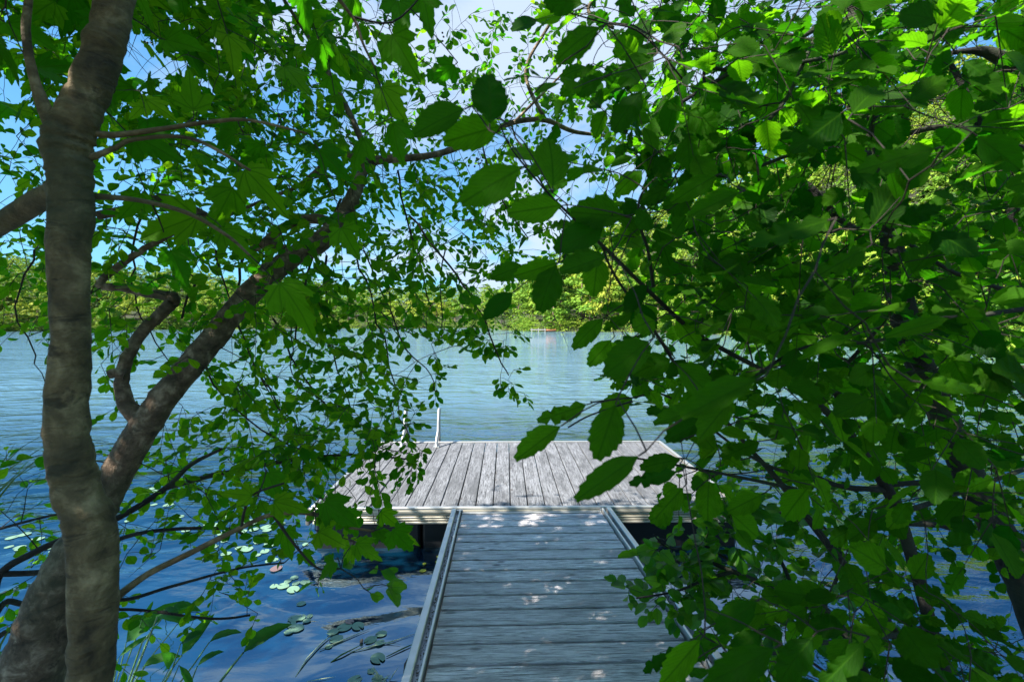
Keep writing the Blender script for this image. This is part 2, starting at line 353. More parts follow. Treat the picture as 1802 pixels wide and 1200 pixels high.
def tube_np(pts, rad, sides=8, close=True):
    pts = [Vector(p) for p in pts]; V = []; F = []; up = Vector((0.13, 0.21, 1)).normalized(); prev = None
    for i, p in enumerate(pts):
        t = (pts[min(i + 1, len(pts) - 1)] - pts[max(i - 1, 0)])
        t = t.normalized() if t.length > 1e-6 else Vector((0, 0, 1))
        if prev is None: a = t.cross(up if abs(t.dot(up)) < 0.9 else Vector((1, 0, 0))).normalized()
        else: a = (prev - t * prev.dot(t)).normalized()
        prev = a; b = t.cross(a); r = rad[i] if hasattr(rad, '__len__') else rad
        for k in range(sides):
            an = 2 * math.pi * k / sides; V.append(p + (a * math.cos(an) + b * math.sin(an)) * r)
    for i in range(len(pts) - 1):
        for k in range(sides):
            j = (k + 1) % sides; F.append((i * sides + k, i * sides + j, (i + 1) * sides + j, (i + 1) * sides + k))
    if close and sides % 2 == 0:
        for base in (0, (len(pts) - 1) * sides):
            for k in range(0, sides // 2 - 1):
                F.append((base + k, base + k + 1, base + sides - 2 - k, base + sides - 1 - k))
    return V, F
kinds = []
for k in range(6):
    conif = k >= 4
    Vc, Fc, Ac = crown_mesh('crown', 40 + k, 1.0, 0.40 if not conif else 0.2, 1050 if not conif else 650, 0.030, 1 if conif else 0)
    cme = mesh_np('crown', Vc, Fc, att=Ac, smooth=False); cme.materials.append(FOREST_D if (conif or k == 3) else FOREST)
    Vt, Ft = tube_np([(0, 0, -0.05), (0.01, 0, 0.4), (0, 0.01, 0.75)], [0.022, 0.016, 0.006], 6)
    tme = mesh_np('trunk', Vt, Ft); tme.materials.append(BARK_C if k % 2 else BARK_B)
    kinds.append((cme, tme, np.array(Vc), np.array(Fc), np.array(Ac)))
FL = ['bright yellow-green broadleaf tree in the sunlit wood at the far shore', 'rounded mid-green broadleaf tree on the wooded hill beyond the lake',
      'spreading light-green tree in the wood across the water', 'dark green broadleaf tree between paler crowns across the lake',
      'dark pointed conifer rising among broadleaf trees across the lake', 'slim dark conifer on the far wooded slope']
spots = []
for col in range(58):
    px = -60 + col * 34
    for row in range(12):
        x0 = px + rng.uniform(-15, 15); th = R(bear(x0)); s = lerp_tab(SH, bear(x0))
        step = 6.0 if s > 100 else 5.2
        r = s + 1.5 + row * step * (1 + row * 0.10) + rng.uniform(-1.5, 1.5)
        if row == 0 and rng.random() < 0.2: continue
        spots.append((r, th, x0, row))
spots.sort(key=lambda t: (t[3], t[0]))
near_f = spots[:290]; rest_f = spots[290:]
def tree_size(row, px):
    h = rng.uniform(5.0, 8.0) if row == 0 else rng.uniform(6.5, 9.5)
    if 940 < px < 1200: h *= 1.15
    if px < 900: h *= 0.85
    return h
def pick(): 
    return rng.choices([0, 1, 2, 3, 4, 5], [6, 5, 5, 2, 0.7, 0.5])[0]
jt = min((t for t in near_f if t[3] == 0), key=lambda t: abs(t[2] - 958))
for r, th, px, row in near_f:
    k = pick(); hh = tree_size(row, px); x, y = r * math.sin(th), r * math.cos(th)
    o = empty('broadleaf_tree' if k < 4 else 'conifer_tree', (x, y, terrain(x, y) - 0.1), FL[k], 'tree', 'trees of the wood across the lake: ' + ['bright', 'mid green', 'light green', 'dark', 'conifer', 'slim conifer'][k])
    if (r, th, px, row) == jt: o['label'] = 'broadleaf tree standing right behind the pale jetty on the far shore'
    o.rotation_euler.z = rng.uniform(0, 6.28); wd = rng.uniform(0.85, 1.25)
    for nm, me in (('crown', kinds[k][0]), ('trunk', kinds[k][1])):
        c = bpy.data.objects.new(nm, me); C.objects.link(c); c.parent = o; c.scale = (hh * wd, hh * wd, hh)
VV = []; FF = []; AA = []; n0 = 0
for r, th, px, row in rest_f:
    k = pick(); hh = tree_size(row, px); x, y = r * math.sin(th), r * math.cos(th); z = terrain(x, y)
    _, _, v, f, a = kinds[k]; f = f[nr.permutation(len(f))[:len(f) // 2]]
    an = rng.uniform(0, 6.28); c_, s_ = math.cos(an), math.sin(an); v2 = v @ np.array([[c_, s_, 0], [-s_, c_, 0], [0, 0, 1]]) * hh + np.array([x, y, z])
    VV.append(v2); FF.append(f + n0); AA.append((a + rng.random() * 0.7)); n0 += len(v)
# shoreline shrubs and the wood on the upper slopes
for i in range(1300):
    px = rng.uniform(-80, 1880); th = R(bear(px)); s = lerp_tab(SH, bear(px))
    low = i < 820
    r = s + (rng.uniform(-0.9, 2.8) if low else rng.uniform(70, 210)); hh = rng.uniform(1.0, 3.4) if low else (rng.uniform(8, 13) if px > 930 else rng.uniform(6, 9))
    x, y = r * math.sin(th), r * math.cos(th); z = terrain(x, y) - (hh * 0.3 if low else 0)
    k = rng.choice([0, 1, 2]); _, _, v, f, a = kinds[k]; f = f[nr.permutation(len(f))[:(260 if low else 300)]]
    sc = np.array([hh * 1.3, hh * 1.3, hh]) * (1 if not low else 1.0); v2 = v * sc + np.array([x, y, z])
    VV.append(v2); FF.append(f + n0); AA.append(a + rng.random() * 0.7); n0 += len(v)
me = mesh_np('far_wood', np.vstack(VV), np.vstack(FF), att=np.concatenate(AA), smooth=False)
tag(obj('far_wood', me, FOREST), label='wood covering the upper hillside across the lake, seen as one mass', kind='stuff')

# small things on the far shore
def boxes(name, lst, mat, parent=None, bev=0.0, local=True):
    bm = bmesh.new()
    for (cx, cy, cz, sx, sy, sz) in lst:
        bmesh.ops.create_cube(bm, size=1, matrix=Matrix.Translation((cx, cy, cz)) @ Matrix.Diagonal((sx, sy, sz, 1)))
    if bev: bmesh.ops.bevel(bm, geom=bm.edges[:], offset=bev, segments=1, profile=0.5, affect='EDGES')
    me = bpy.data.meshes.new(name); bm.to_mesh(me); bm.free(); return obj(name, me, mat, parent, local)
q = P(958, 581, 84); q = Vector((q.x, q.y, 0))
j = empty('jetty', (q.x - 1.1, q.y, 0), 'low pale timber jetty at the foot of the far sunlit wood', 'jetty')
boxes('deck', [(0, 0, 0.38, 2.6, 1.4, 0.14)], PALEW, j)
for dx in (-1.15, 0, 1.15): boxes('post', [(dx, -0.6, 0.2, 0.14, 0.14, 0.9)], PALEW, j)
bt = empty('rowing_boat', (q.x + 1.2, q.y + 0.5, 0.0), 'small orange boat beside the pale jetty on the far shore', 'boat')
V = []; F = []
for i in range(9):
    t = i / 8 * 2 - 1; wv = 0.42 * (1 - abs(t) ** 2.4) + 0.03; zr = 0.42 + 0.10 * t * t
    for (a, b) in ((-1, zr), (-0.8, 0.12), (0, 0.02), (0.8, 0.12), (1, zr), (0.88, zr - 0.03), (0.0, 0.16), (-0.88, zr - 0.03)): V.append((t * 0.9, a * wv, b))
for i in range(8):
    for k in range(8): F.append((i * 8 + k, i * 8 + (k + 1) % 8, (i + 1) * 8 + (k + 1) % 8, (i + 1) * 8 + k))
obj('hull', mesh_np('hull', V, F), ORANGE, bt, True); boxes('seat', [(-0.3, 0, 0.36, 0.2, 0.7, 0.03)], PALEW, bt); boxes('seat', [(0.4, 0, 0.36, 0.2, 0.6, 0.03)], PALEW, bt)

# ------------------------------------------------------------------ dock
DZ = 0.36; DY0, DY1 = 3.885, 6.05
XL = P(547, 897, 3.95).x; XR = P(1312, 897, 3.95).x
dock = empty('floating_dock', ((XL + XR) / 2, DY0, 0), 'square floating dock of weathered grey boards with aluminium edging and a ladder', 'dock')
def rel(cx, cy, cz, sx, sy, sz): return (cx - dock.location.x, cy - dock.location.y, cz, sx, sy, sz)
pitch = 0.1462; npl = int((XR - XL - 0.07) / pitch); x0 = (XL + XR) / 2 - npl * pitch / 2 + pitch / 2
def plank_mesh(w_, l_, t_, axis, seed):
    q = random.Random(seed); bm = bmesh.new(); n = 5
    sx, sy = (l_, w_) if axis == 'x' else (w_, l_)
    bmesh.ops.create_cube(bm, size=1, matrix=Matrix.Diagonal((sx, sy, t_, 1)))
    bmesh.ops.bevel(bm, geom=bm.edges[:], offset=0.004, segments=1, profile=0.5, affect='EDGES')
    for v in bm.verts:
        v.co.z += q.uniform(-0.0012, 0.0012)
        if axis == 'x': v.co.x += q.uniform(-0.003, 0.003)
    me = bpy.data.meshes.new('plank'); bm.to_mesh(me); bm.free(); return me
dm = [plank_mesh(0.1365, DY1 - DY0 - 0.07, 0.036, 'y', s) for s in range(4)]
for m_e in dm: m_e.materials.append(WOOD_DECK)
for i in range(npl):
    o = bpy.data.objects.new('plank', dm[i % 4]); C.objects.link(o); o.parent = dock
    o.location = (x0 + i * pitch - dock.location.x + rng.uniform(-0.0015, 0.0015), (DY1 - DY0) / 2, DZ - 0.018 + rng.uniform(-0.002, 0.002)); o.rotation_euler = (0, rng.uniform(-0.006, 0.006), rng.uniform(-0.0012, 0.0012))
mid = (XL + XR) / 2; wd = XR - XL
boxes('front_edge_trim', [rel(mid, DY0 + 0.012, DZ - 0.002, wd, 0.034, 0.020)], ALU, dock, 0.003)
boxes('back_edge_trim', [rel(mid, DY1 - 0.012, DZ - 0.002, wd, 0.034, 0.024)], ALU, dock, 0.003)
for xx in (XL + 0.016, XR - 0.016): boxes('side_edge_trim', [rel(xx, (DY0 + DY1) / 2, DZ + 0.001, 0.034, DY1 - DY0 - 0.07, 0.022)], ALU, dock, 0.003)
for zc, hgt, pr in ((DZ - 0.027, 0.024, 0.010), (DZ - 0.054, 0.018, 0.000), (DZ - 0.076, 0.014, 0.008), (DZ - 0.096, 0.014, 0.008), (DZ - 0.118, 0.018, 0.014)):
    boxes('fascia_rib', [rel(mid, DY0 + 0.02 - pr, zc, wd - 0.05, 0.03, hgt)], ALU_W, dock, 0.003)
boxes('fascia_backing', [rel(mid, DY0 + 0.05, DZ - 0.075, wd - 0.04, 0.02, 0.12)], ALU_W, dock)
boxes('side_fascia', [rel(XL + 0.02, (DY0 + DY1) / 2, DZ - 0.075, 0.03, DY1 - DY0 - 0.1, 0.12)], ALU_W, dock)
boxes('side_fascia', [rel(XR - 0.02, (DY0 + DY1) / 2, DZ - 0.075, 0.03, DY1 - DY0 - 0.1, 0.12)], ALU_W, dock)
boxes('corner_bumper', [rel(XL - 0.014, DY0 + 0.02, DZ - 0.07, 0.034, 0.07, 0.13)], GREYEND, dock, 0.008)
boxes('corner_bumper', [rel(XR + 0.014, DY0 + 0.02, DZ - 0.07, 0.034, 0.07, 0.13)], GREYEND, dock, 0.008)
for y_ in (4.3, 5.0, 5.7): boxes('joist', [rel(mid, y_, DZ - 0.075, wd - 0.12, 0.04, 0.07)], ALU_W, dock)
for (a, b) in ((XL + 0.02, -0.72), (-0.70, 0.28), (0.46, 0.98), (1.0, XR - 0.03)):
    f = boxes('float', [rel((a + b) / 2, (DY0 + DY1) / 2 + 0.02, 0.075, b - a, DY1 - DY0 - 0.08, 0.29)], BLACKP, dock, 0.02)
rp = P(1277, 882, 4.02); boxes('corner_reflector', [rel(rp.x, rp.y, DZ + 0.028, 0.055, 0.02, 0.045)], REDP, dock, 0.004)
for nm, px in (('a', 715), ('b', 773)):
    xx = P(px, 775, 6.1).x
    pts = [(xx, 5.80, DZ + 0.005), (xx, 5.80, DZ + 0.05), (xx, 5.84, DZ + 0.10), (xx + 0.008, 5.90, DZ + 0.17), (xx + 0.006, 5.94, DZ + 0.27), (xx + 0.005, 5.98, DZ + 0.37), (xx, 6.02, DZ + 0.41), (xx, 6.07, DZ + 0.42), (xx - 0.005, 6.11, DZ + 0.39), (xx - 0.01, 6.12, DZ + 0.30), (xx - 0.01, 6.12, -0.5)]
    Vt, Ft = tube_np([Vector(p) - dock.location for p in pts], 0.0175, 10)
    hr = obj('ladder_handrail', mesh_np('ladder_handrail', Vt, Ft), DULL, dock, True)
    boxes('foot_plate', [rel(xx, 5.80, DZ + 0.006, 0.075, 0.075, 0.012)], ALU, hr)
for z_ in (0.05, -0.2, -0.45): boxes('ladder_step', [rel((P(715, 775, 6.1).x + P(773, 775, 6.1).x) / 2 - 0.01, 6.12, z_, 0.38, 0.07, 0.025)], ALU, dock)

# ------------------------------------------------------------------ gangway
G0 = Vector((0.2125, 3.86, DZ - 0.038)); slope = math.atan2(0.12, 1.68)
gw = empty('gangway', G0, 'narrow board gangway with metal side rails running down to the floating dock', 'gangway')
gw.rotation_euler = (-slope, 0, R(1.0))
gx0, gx1 = -0.573, 0.573
rm = [plank_mesh(gx1 - gx0 - 0.006, 0.1, 0.036, 'y', s) for s in range(1)]
rmesh = [plank_mesh(0.1280, gx1 - gx0 - 0.008, 0.036, 'x', 20 + s) for s in range(5)]
for m_e in rmesh: m_e.materials.append(WOOD_RAMP)
for i in range(23):
    o = bpy.data.objects.new('plank', rmesh[i % 5]); C.objects.link(o); o.parent = gw
    o.location = (rng.uniform(-0.002, 0.002), -0.045 - 0.07 - i * 0.1455, rng.uniform(-0.0025, 0.0025)); o.rotation_euler = (rng.uniform(-0.012, 0.012), 0, rng.uniform(-0.002, 0.002))
LG = 3.42
for sgn in (-1, 1):
    boxes('inner_rail', [(sgn * 0.584, -LG / 2, 0.012, 0.012, LG, 0.062)], ALU, gw, 0.002)
    boxes('outer_rail', [(sgn * 0.635, -LG / 2, 0.014, 0.036, LG, 0.070)], ALU, gw, 0.004)
    boxes('rail_channel', [(sgn * 0.604, -LG / 2, -0.004, 0.0255, LG, 0.03)], STEEL, gw)
    boxes('side_beam', [(sgn * 0.60, -LG / 2, -0.075, 0.06, LG, 0.10)], ALU_W, gw)
    boxes('hinge_block', [(sgn * 0.612, 0.006, 0.012, 0.095, 0.024, 0.05)], STEEL, gw, 0.003)
    V = []; F = []
    for k in range(420):
        yy = -rng.uniform(0.15, LG); xx = sgn * 0.604 + rng.uniform(-0.010, 0.010); s = rng.uniform(0.003, 0.010); a = rng.uniform(0, 6.3); i0 = len(V)
        for kk in range(3): V.append((xx + s * math.cos(a + kk * 2.1) * 0.8, yy + s * math.sin(a + kk * 2.1), 0.013 + rng.uniform(0, 0.008)))
        F.append((i0, i0 + 1, i0 + 2))
    tag(obj('litter', mesh_np('litter', V, F, smooth=False), LITTER, gw, True), kind='stuff')
boxes('end_strip', [(0, -0.012, 0.016, 1.14, 0.05, 0.008)], ALU, gw, 0.002)
for yy in (-0.9, -1.9, -2.9): boxes('cross_bearer', [(0, yy, -0.07, 1.12, 0.05, 0.08)], ALU_W, gw)
# rotten post left of the gangway
pp = PZ(722, 1185, 0.2)
V, F = tube_np([(pp.x, pp.y, -0.7), (pp.x - 0.005, pp.y + 0.01, 0.05), (pp.x + 0.01, pp.y, 0.24), (pp.x + 0.02, pp.y, 0.30)], [0.05, 0.048, 0.042, 0.018], 9)
o = obj('mooring_post', mesh_np('mooring_post', V, F), ROTW); tag(o, 'broken dark brown wooden post beside the left rail of the gangway', 'post')

# ------------------------------------------------------------------ leaf templates  (unit length along +Y, face +Z)
def fin(V, F, uv): return (np.array(V, float), np.array(F, int), np.array(uv, float))
def ovate(stations, teeth, fold=0.18, bend=0.25, twist=0.0, wmax=0.5, pos=0.42, seed=0, ragged=0.0, edge_wave=0.0):
    q = random.Random(seed); V = []; F = []; uv = []
    n = stations; mids = []; Ls = []; Rs = []
    for i in range(n + 1):
        t = i / n
        wdt = wmax * (math.sin(math.pi * t ** (0.78 if pos < 0.45 else 1.0)) ** 0.72 if 0 < t < 1 else 0)
        if t > 0.8: wdt *= (1 - (t - 0.8) * 1.3)
        y = t; z = -bend * (t ** 1.8); yy = t * (1 - 0.25 * abs(bend) * t)
        tw = twist * t
        mids.append(len(V)); V.append((0, yy, z)); uv.append((0.5, t))
        if 0 < i < n:
            for sgn, lst in ((-1, Ls), (1, Rs)):
                k = 1.0 + (teeth if i % 2 else -teeth) + q.uniform(-0.03, 0.03)
                if ragged and q.random() < ragged: k *= q.uniform(0.25, 0.65)
                ww = wdt * k; yo = 0.045 if i % 2 else 0.0
                dz = fold * ww + tw * sgn * ww + edge_wave * math.sin(i * 1.9 + sgn) * ww
                lst.append(len(V)); V.append((sgn * ww, yy + yo + 0.04, z + dz)); uv.append((0.5 + sgn * ww, t))
    for lst, s in ((Ls, 0), (Rs, 1)):
        def add(a, b, c): F.append((a, b, c) if s else (a, c, b))
        add(mids[0], lst[0], mids[1])
        for i in range(1, n - 1): add(mids[i], lst[i - 1], lst[i]); add(mids[i], lst[i], mids[i + 1])
        add(mids[n - 1], lst[n - 2], mids[n])
    return fin(V, F, uv)
T_BIG = [ovate(14, 0.05, 0.20, 0.10, 0.1, 0.38, seed=1), ovate(14, 0.05, 0.05, 0.35, -0.2, 0.37, seed=2), ovate(14, 0.06, 0.40, 0.05, 0.2, 0.36, seed=3, edge_wave=0.1),
         ovate(14, 0.05, -0.12, 0.30, 0.3, 0.38, seed=4, edge_wave=0.12), ovate(14, 0.06, 0.15, 0.15, 0.0, 0.36, seed=5, ragged=0.3)]
T_SMALL = [ovate(5, 0.0, 0.2, 0.1, 0.1, 0.30, 0.5, seed=6), ovate(5, 0.02, 0.05, 0.3, -0.2, 0.32, 0.5, seed=7), ovate(5, 0.02, 0.45, 0.15, 0.2, 0.29, 0.5, seed=8), ovate(5, 0.0, -0.1, 0.2, 0.4, 0.31, 0.5, seed=9)]
T_SHRUB = [ovate(8, 0.03, 0.25, 0.15, 0.1, 0.31, seed=16), ovate(8, 0.03, 0.1, 0.35, -0.2, 0.33, seed=17), ovate(8, 0.03, 0.5, 0.1, 0.2, 0.30, seed=18)]
MO = [(0.0, 0.0), (0.06, 0.02), (0.22, -0.07), (0.36, -0.03), (0.33, 0.05), (0.50, 0.10), (0.47, 0.18), (0.62, 0.40), (0.50, 0.38), (0.47, 0.44), (0.36, 0.42), (0.26, 0.40), (0.28, 0.54), (0.22, 0.60), (0.26, 0.72), (0.14, 0.78), (0.10, 0.88), (0.0, 1.0)]
def maple(fold, bend, seed, skew=0.0, sharp=1.0):
    q = random.Random(seed); half = MO[1:-1]; out = [(x * sharp, y) for x, y in MO[:-1]] + [(0.0, 1.0)] + [(-x * sharp, y) for x, y in reversed(half)]
    V = []; uv = []; F = []
    ctr = (0.0, 0.22)
    def z(x, y): return fold * abs(x) * 1.2 - bend * (y ** 2 + 0.9 * x * x) + 0.05 * math.sin(5 * x + seed) * math.sin(4 * y + seed * 2) + skew * x * y
    inner = [(ctr[0] + (x - ctr[0]) * 0.5, ctr[1] + (y - ctr[1]) * 0.5) for x, y in out]
    V.append((ctr[0], ctr[1], z(*ctr))); uv.append((0.5, 0.3))
    n = len(out)
    for (x, y) in inner: V.append((x, y, z(x, y))); uv.append((0.5 + x, y))
    for (x, y) in out:
        x += q.uniform(-0.02, 0.02) if x else 0; y += q.uniform(-0.02, 0.02) if x else 0
        V.append((x, y, z(x, y))); uv.append((0.5 + x, y))
    for i in range(n):
        j = (i + 1) % n; F.append((0, 1 + i, 1 + j)); F.append((1 + i, 1 + n + i, 1 + n + j)); F.append((1 + i, 1 + n + j, 1 + j))
    return fin(V, F, uv)
T_MAPLE = [maple(0.10, 0.15, 1, 0, .78), maple(-0.15, 0.30, 2, 0.2, .8), maple(0.35, 0.10, 3, -0.1, 0.74), maple(-0.35, 0.35, 4, 0.1, 0.7), maple(0.15, 0.45, 5, 0, .8)]
T_SPEAR = [ovate(9, 0.0, 0.55, 0.25, 0.2, 0.17, seed=30), ovate(9, 0.0, 0.3, 0.6, -0.3, 0.20, seed=31)]
SPEC = {'big': (T_BIG, LEAF_BIG), 'maple': (T_MAPLE, LEAF_MAPLE), 'small': (T_SMALL, LEAF_SMALL), 'shrub': (T_SHRUB, LEAF_SHRUB), 'spear': (T_SPEAR, LEAF_WATER)}
SPEC['yellow'] = (T_SMALL, YELL)
TM = {}
for k, (ts, mt) in SPEC.items():
    for i, (v, f, u) in enumerate(ts):
        me = mesh_np(k + '_leaf', v, f, uv=u); me.materials.append(mt); TM[k, i] = me
def inpoly(x, y, poly):
    c = False; j = len(poly) - 1
    for i in range(len(poly)):
        xi, yi = poly[i]; xj, yj = poly[j]
        if (yi > y) != (yj > y) and x < (xj - xi) * (y - yi) / (yj - yi) + xi: c = not c
        j = i
    return c
VIEW = [(735, 592), (760, 592), (850, 640), (905, 605), (1060, 592), (1045, 700), (900, 745), (905, 790), (1140, 770), (1200, 800), (1140, 905), (1085, 912), (1150, 1010), (1205, 1110), (1150, 1215), (560, 1215), (640, 1080), (795, 920), (700, 893), (690, 850), (765, 830), (750, 740)]
CLEAR = [VIEW, [(790, -20), (880, -20), (850, 60), (800, 30)], [(778, 30), (835, 20), (820, 110), (800, 130), (760, 100)], [(1000, 340), (1085, 300), (1150, 290), (1120, 330), (1060, 345), (1010, 372)],
         [(955, 470), (1005, 460), (1120, 500), (1080, 560), (1060, 592), (920, 592)], [(0, 600), (75, 600), (75, 790), (0, 760)], [(470, 1045), (560, 1010), (800, 930), (720, 1215), (430, 1215), (480, 1120)],
         [(1605, 190), (1690, 165), (1690, 205), (1640, 240), (1600, 230)], [(1690, 80), (1780, 60), (1790, 95), (1740, 110), (1680, 125)], [(1425, 300), (1500, 290), (1500, 340), (1440, 345)], [(1590, 310), (1660, 300), (1650, 350), (1590, 370)],
         [(170, 1000), (300, 985), (400, 1010), (250, 1045)], [(225, 50), (275, 100), (330, 110), (290, 140), (215, 130)]]
SPARSE = []
AV = [[(1100, 900), (1330, 860), (1420, 1040), (1340, 1100), (1180, 1110), (1090, 1060)], [(1620, 1000), (1760, 960), (1802, 1090), (1700, 1130), (1600, 1080)], [(1400, 1120), (1500, 1090), (1560, 1200), (1420, 1200)], [(1440, 870), (1530, 900), (1500, 960), (1420, 930)], [(1640, 800), (1700, 760), (1760, 840), (1700, 870)]]
class Leaves:
    def __init__(s): s.L = []
    def add(s, sp, base, yd, nrm, ln, wr=1.0, var=None, hero=False):
        s.L.append((sp, Vector(base), Vector(yd).normalized(), Vector(nrm), ln, wr, rng.randrange(len(SPEC[sp][0])) if var is None else var, hero))
    def clearcheck(s, base, yd, ln, keep=0.0):
        c = Vector(base) + Vector(yd) * ln * 0.5; x, y, d = proj(c)
        if d < 0.05: return (c - CAM).length > 0.5
        if d < 0.55 and -200 < x < 2000 and -200 < y < 1400: return False
        if not (-50 < x < 1850 and -50 < y < 1250): return True
        tx, ty, _ = proj(Vector(base) + Vector(yd) * ln)
        for p in CLEAR:
            if inpoly(x, y, p) or inpoly(tx, ty, p): return rng.random() < keep
        return True
    def build(s, root, cap=300, stuffname='foliage'):
        if not s.L: return
        def size(l):
            x, y, d = proj(l[1] + l[2] * l[4] * 0.5)
            if d < 0.1 or not (-30 < x < 1832 and -30 < y < 1230): return 0
            return l[4] / d * FX + (1000 if l[7] else 0)
        ls = sorted(s.L, key=size, reverse=True); top = [l for l in ls[:cap] if size(l) > 10]; rest = ls[len(top):]
        inv = Matrix.Translation(root.location).inverted()
        for sp, b, yd, n, ln, wr, var, hero in top:
            me = TM[sp, var] if sp != 'yellow' else TM['small', var]
            o = bpy.data.objects.new('leaf', me); C.objects.link(o); o.parent = root
            xx = yd.cross(n); xx = xx.normalized() if xx.length > 1e-4 else yd.orthogonal().normalized(); zx = xx.cross(yd)
            M = Matrix(((xx.x * ln * wr, yd.x * ln, zx.x * ln, b.x), (xx.y * ln * wr, yd.y * ln, zx.y * ln, b.y), (xx.z * ln * wr, yd.z * ln, zx.z * ln, b.z), (0, 0, 0, 1)))
            o.matrix_local = inv @ M
        bysp = {}
        for l in rest: bysp.setdefault(l[0], []).append(l)
        for sp, lst in bysp.items():
            Vs = []; Fs = []; Us = []; As = []; n0 = 0; off = np.array(root.location)
            for _, b, yd, n, ln, wr, var, hero in lst:
                v, f, u = SPEC[sp][0][var]; xx = yd.cross(n); xx = xx.normalized() if xx.length > 1e-4 else yd.orthogonal().normalized(); zx = xx.cross(yd)
                M = np.array([np.array(xx) * ln * wr, np.array(yd) * ln, np.array(zx) * ln]); Vs.append(v @ M + np.array(b) - off)
                Fs.append(f + n0); Us.append(u); As.append(np.full(len(v), rng.random())); n0 += len(v)
            me = mesh_np(stuffname, np.vstack(Vs), np.vstack(Fs), uv=np.vstack(Us), att=np.concatenate(As))
            tag(obj(stuffname, me, SPEC[sp][1], root, True), kind='stuff')

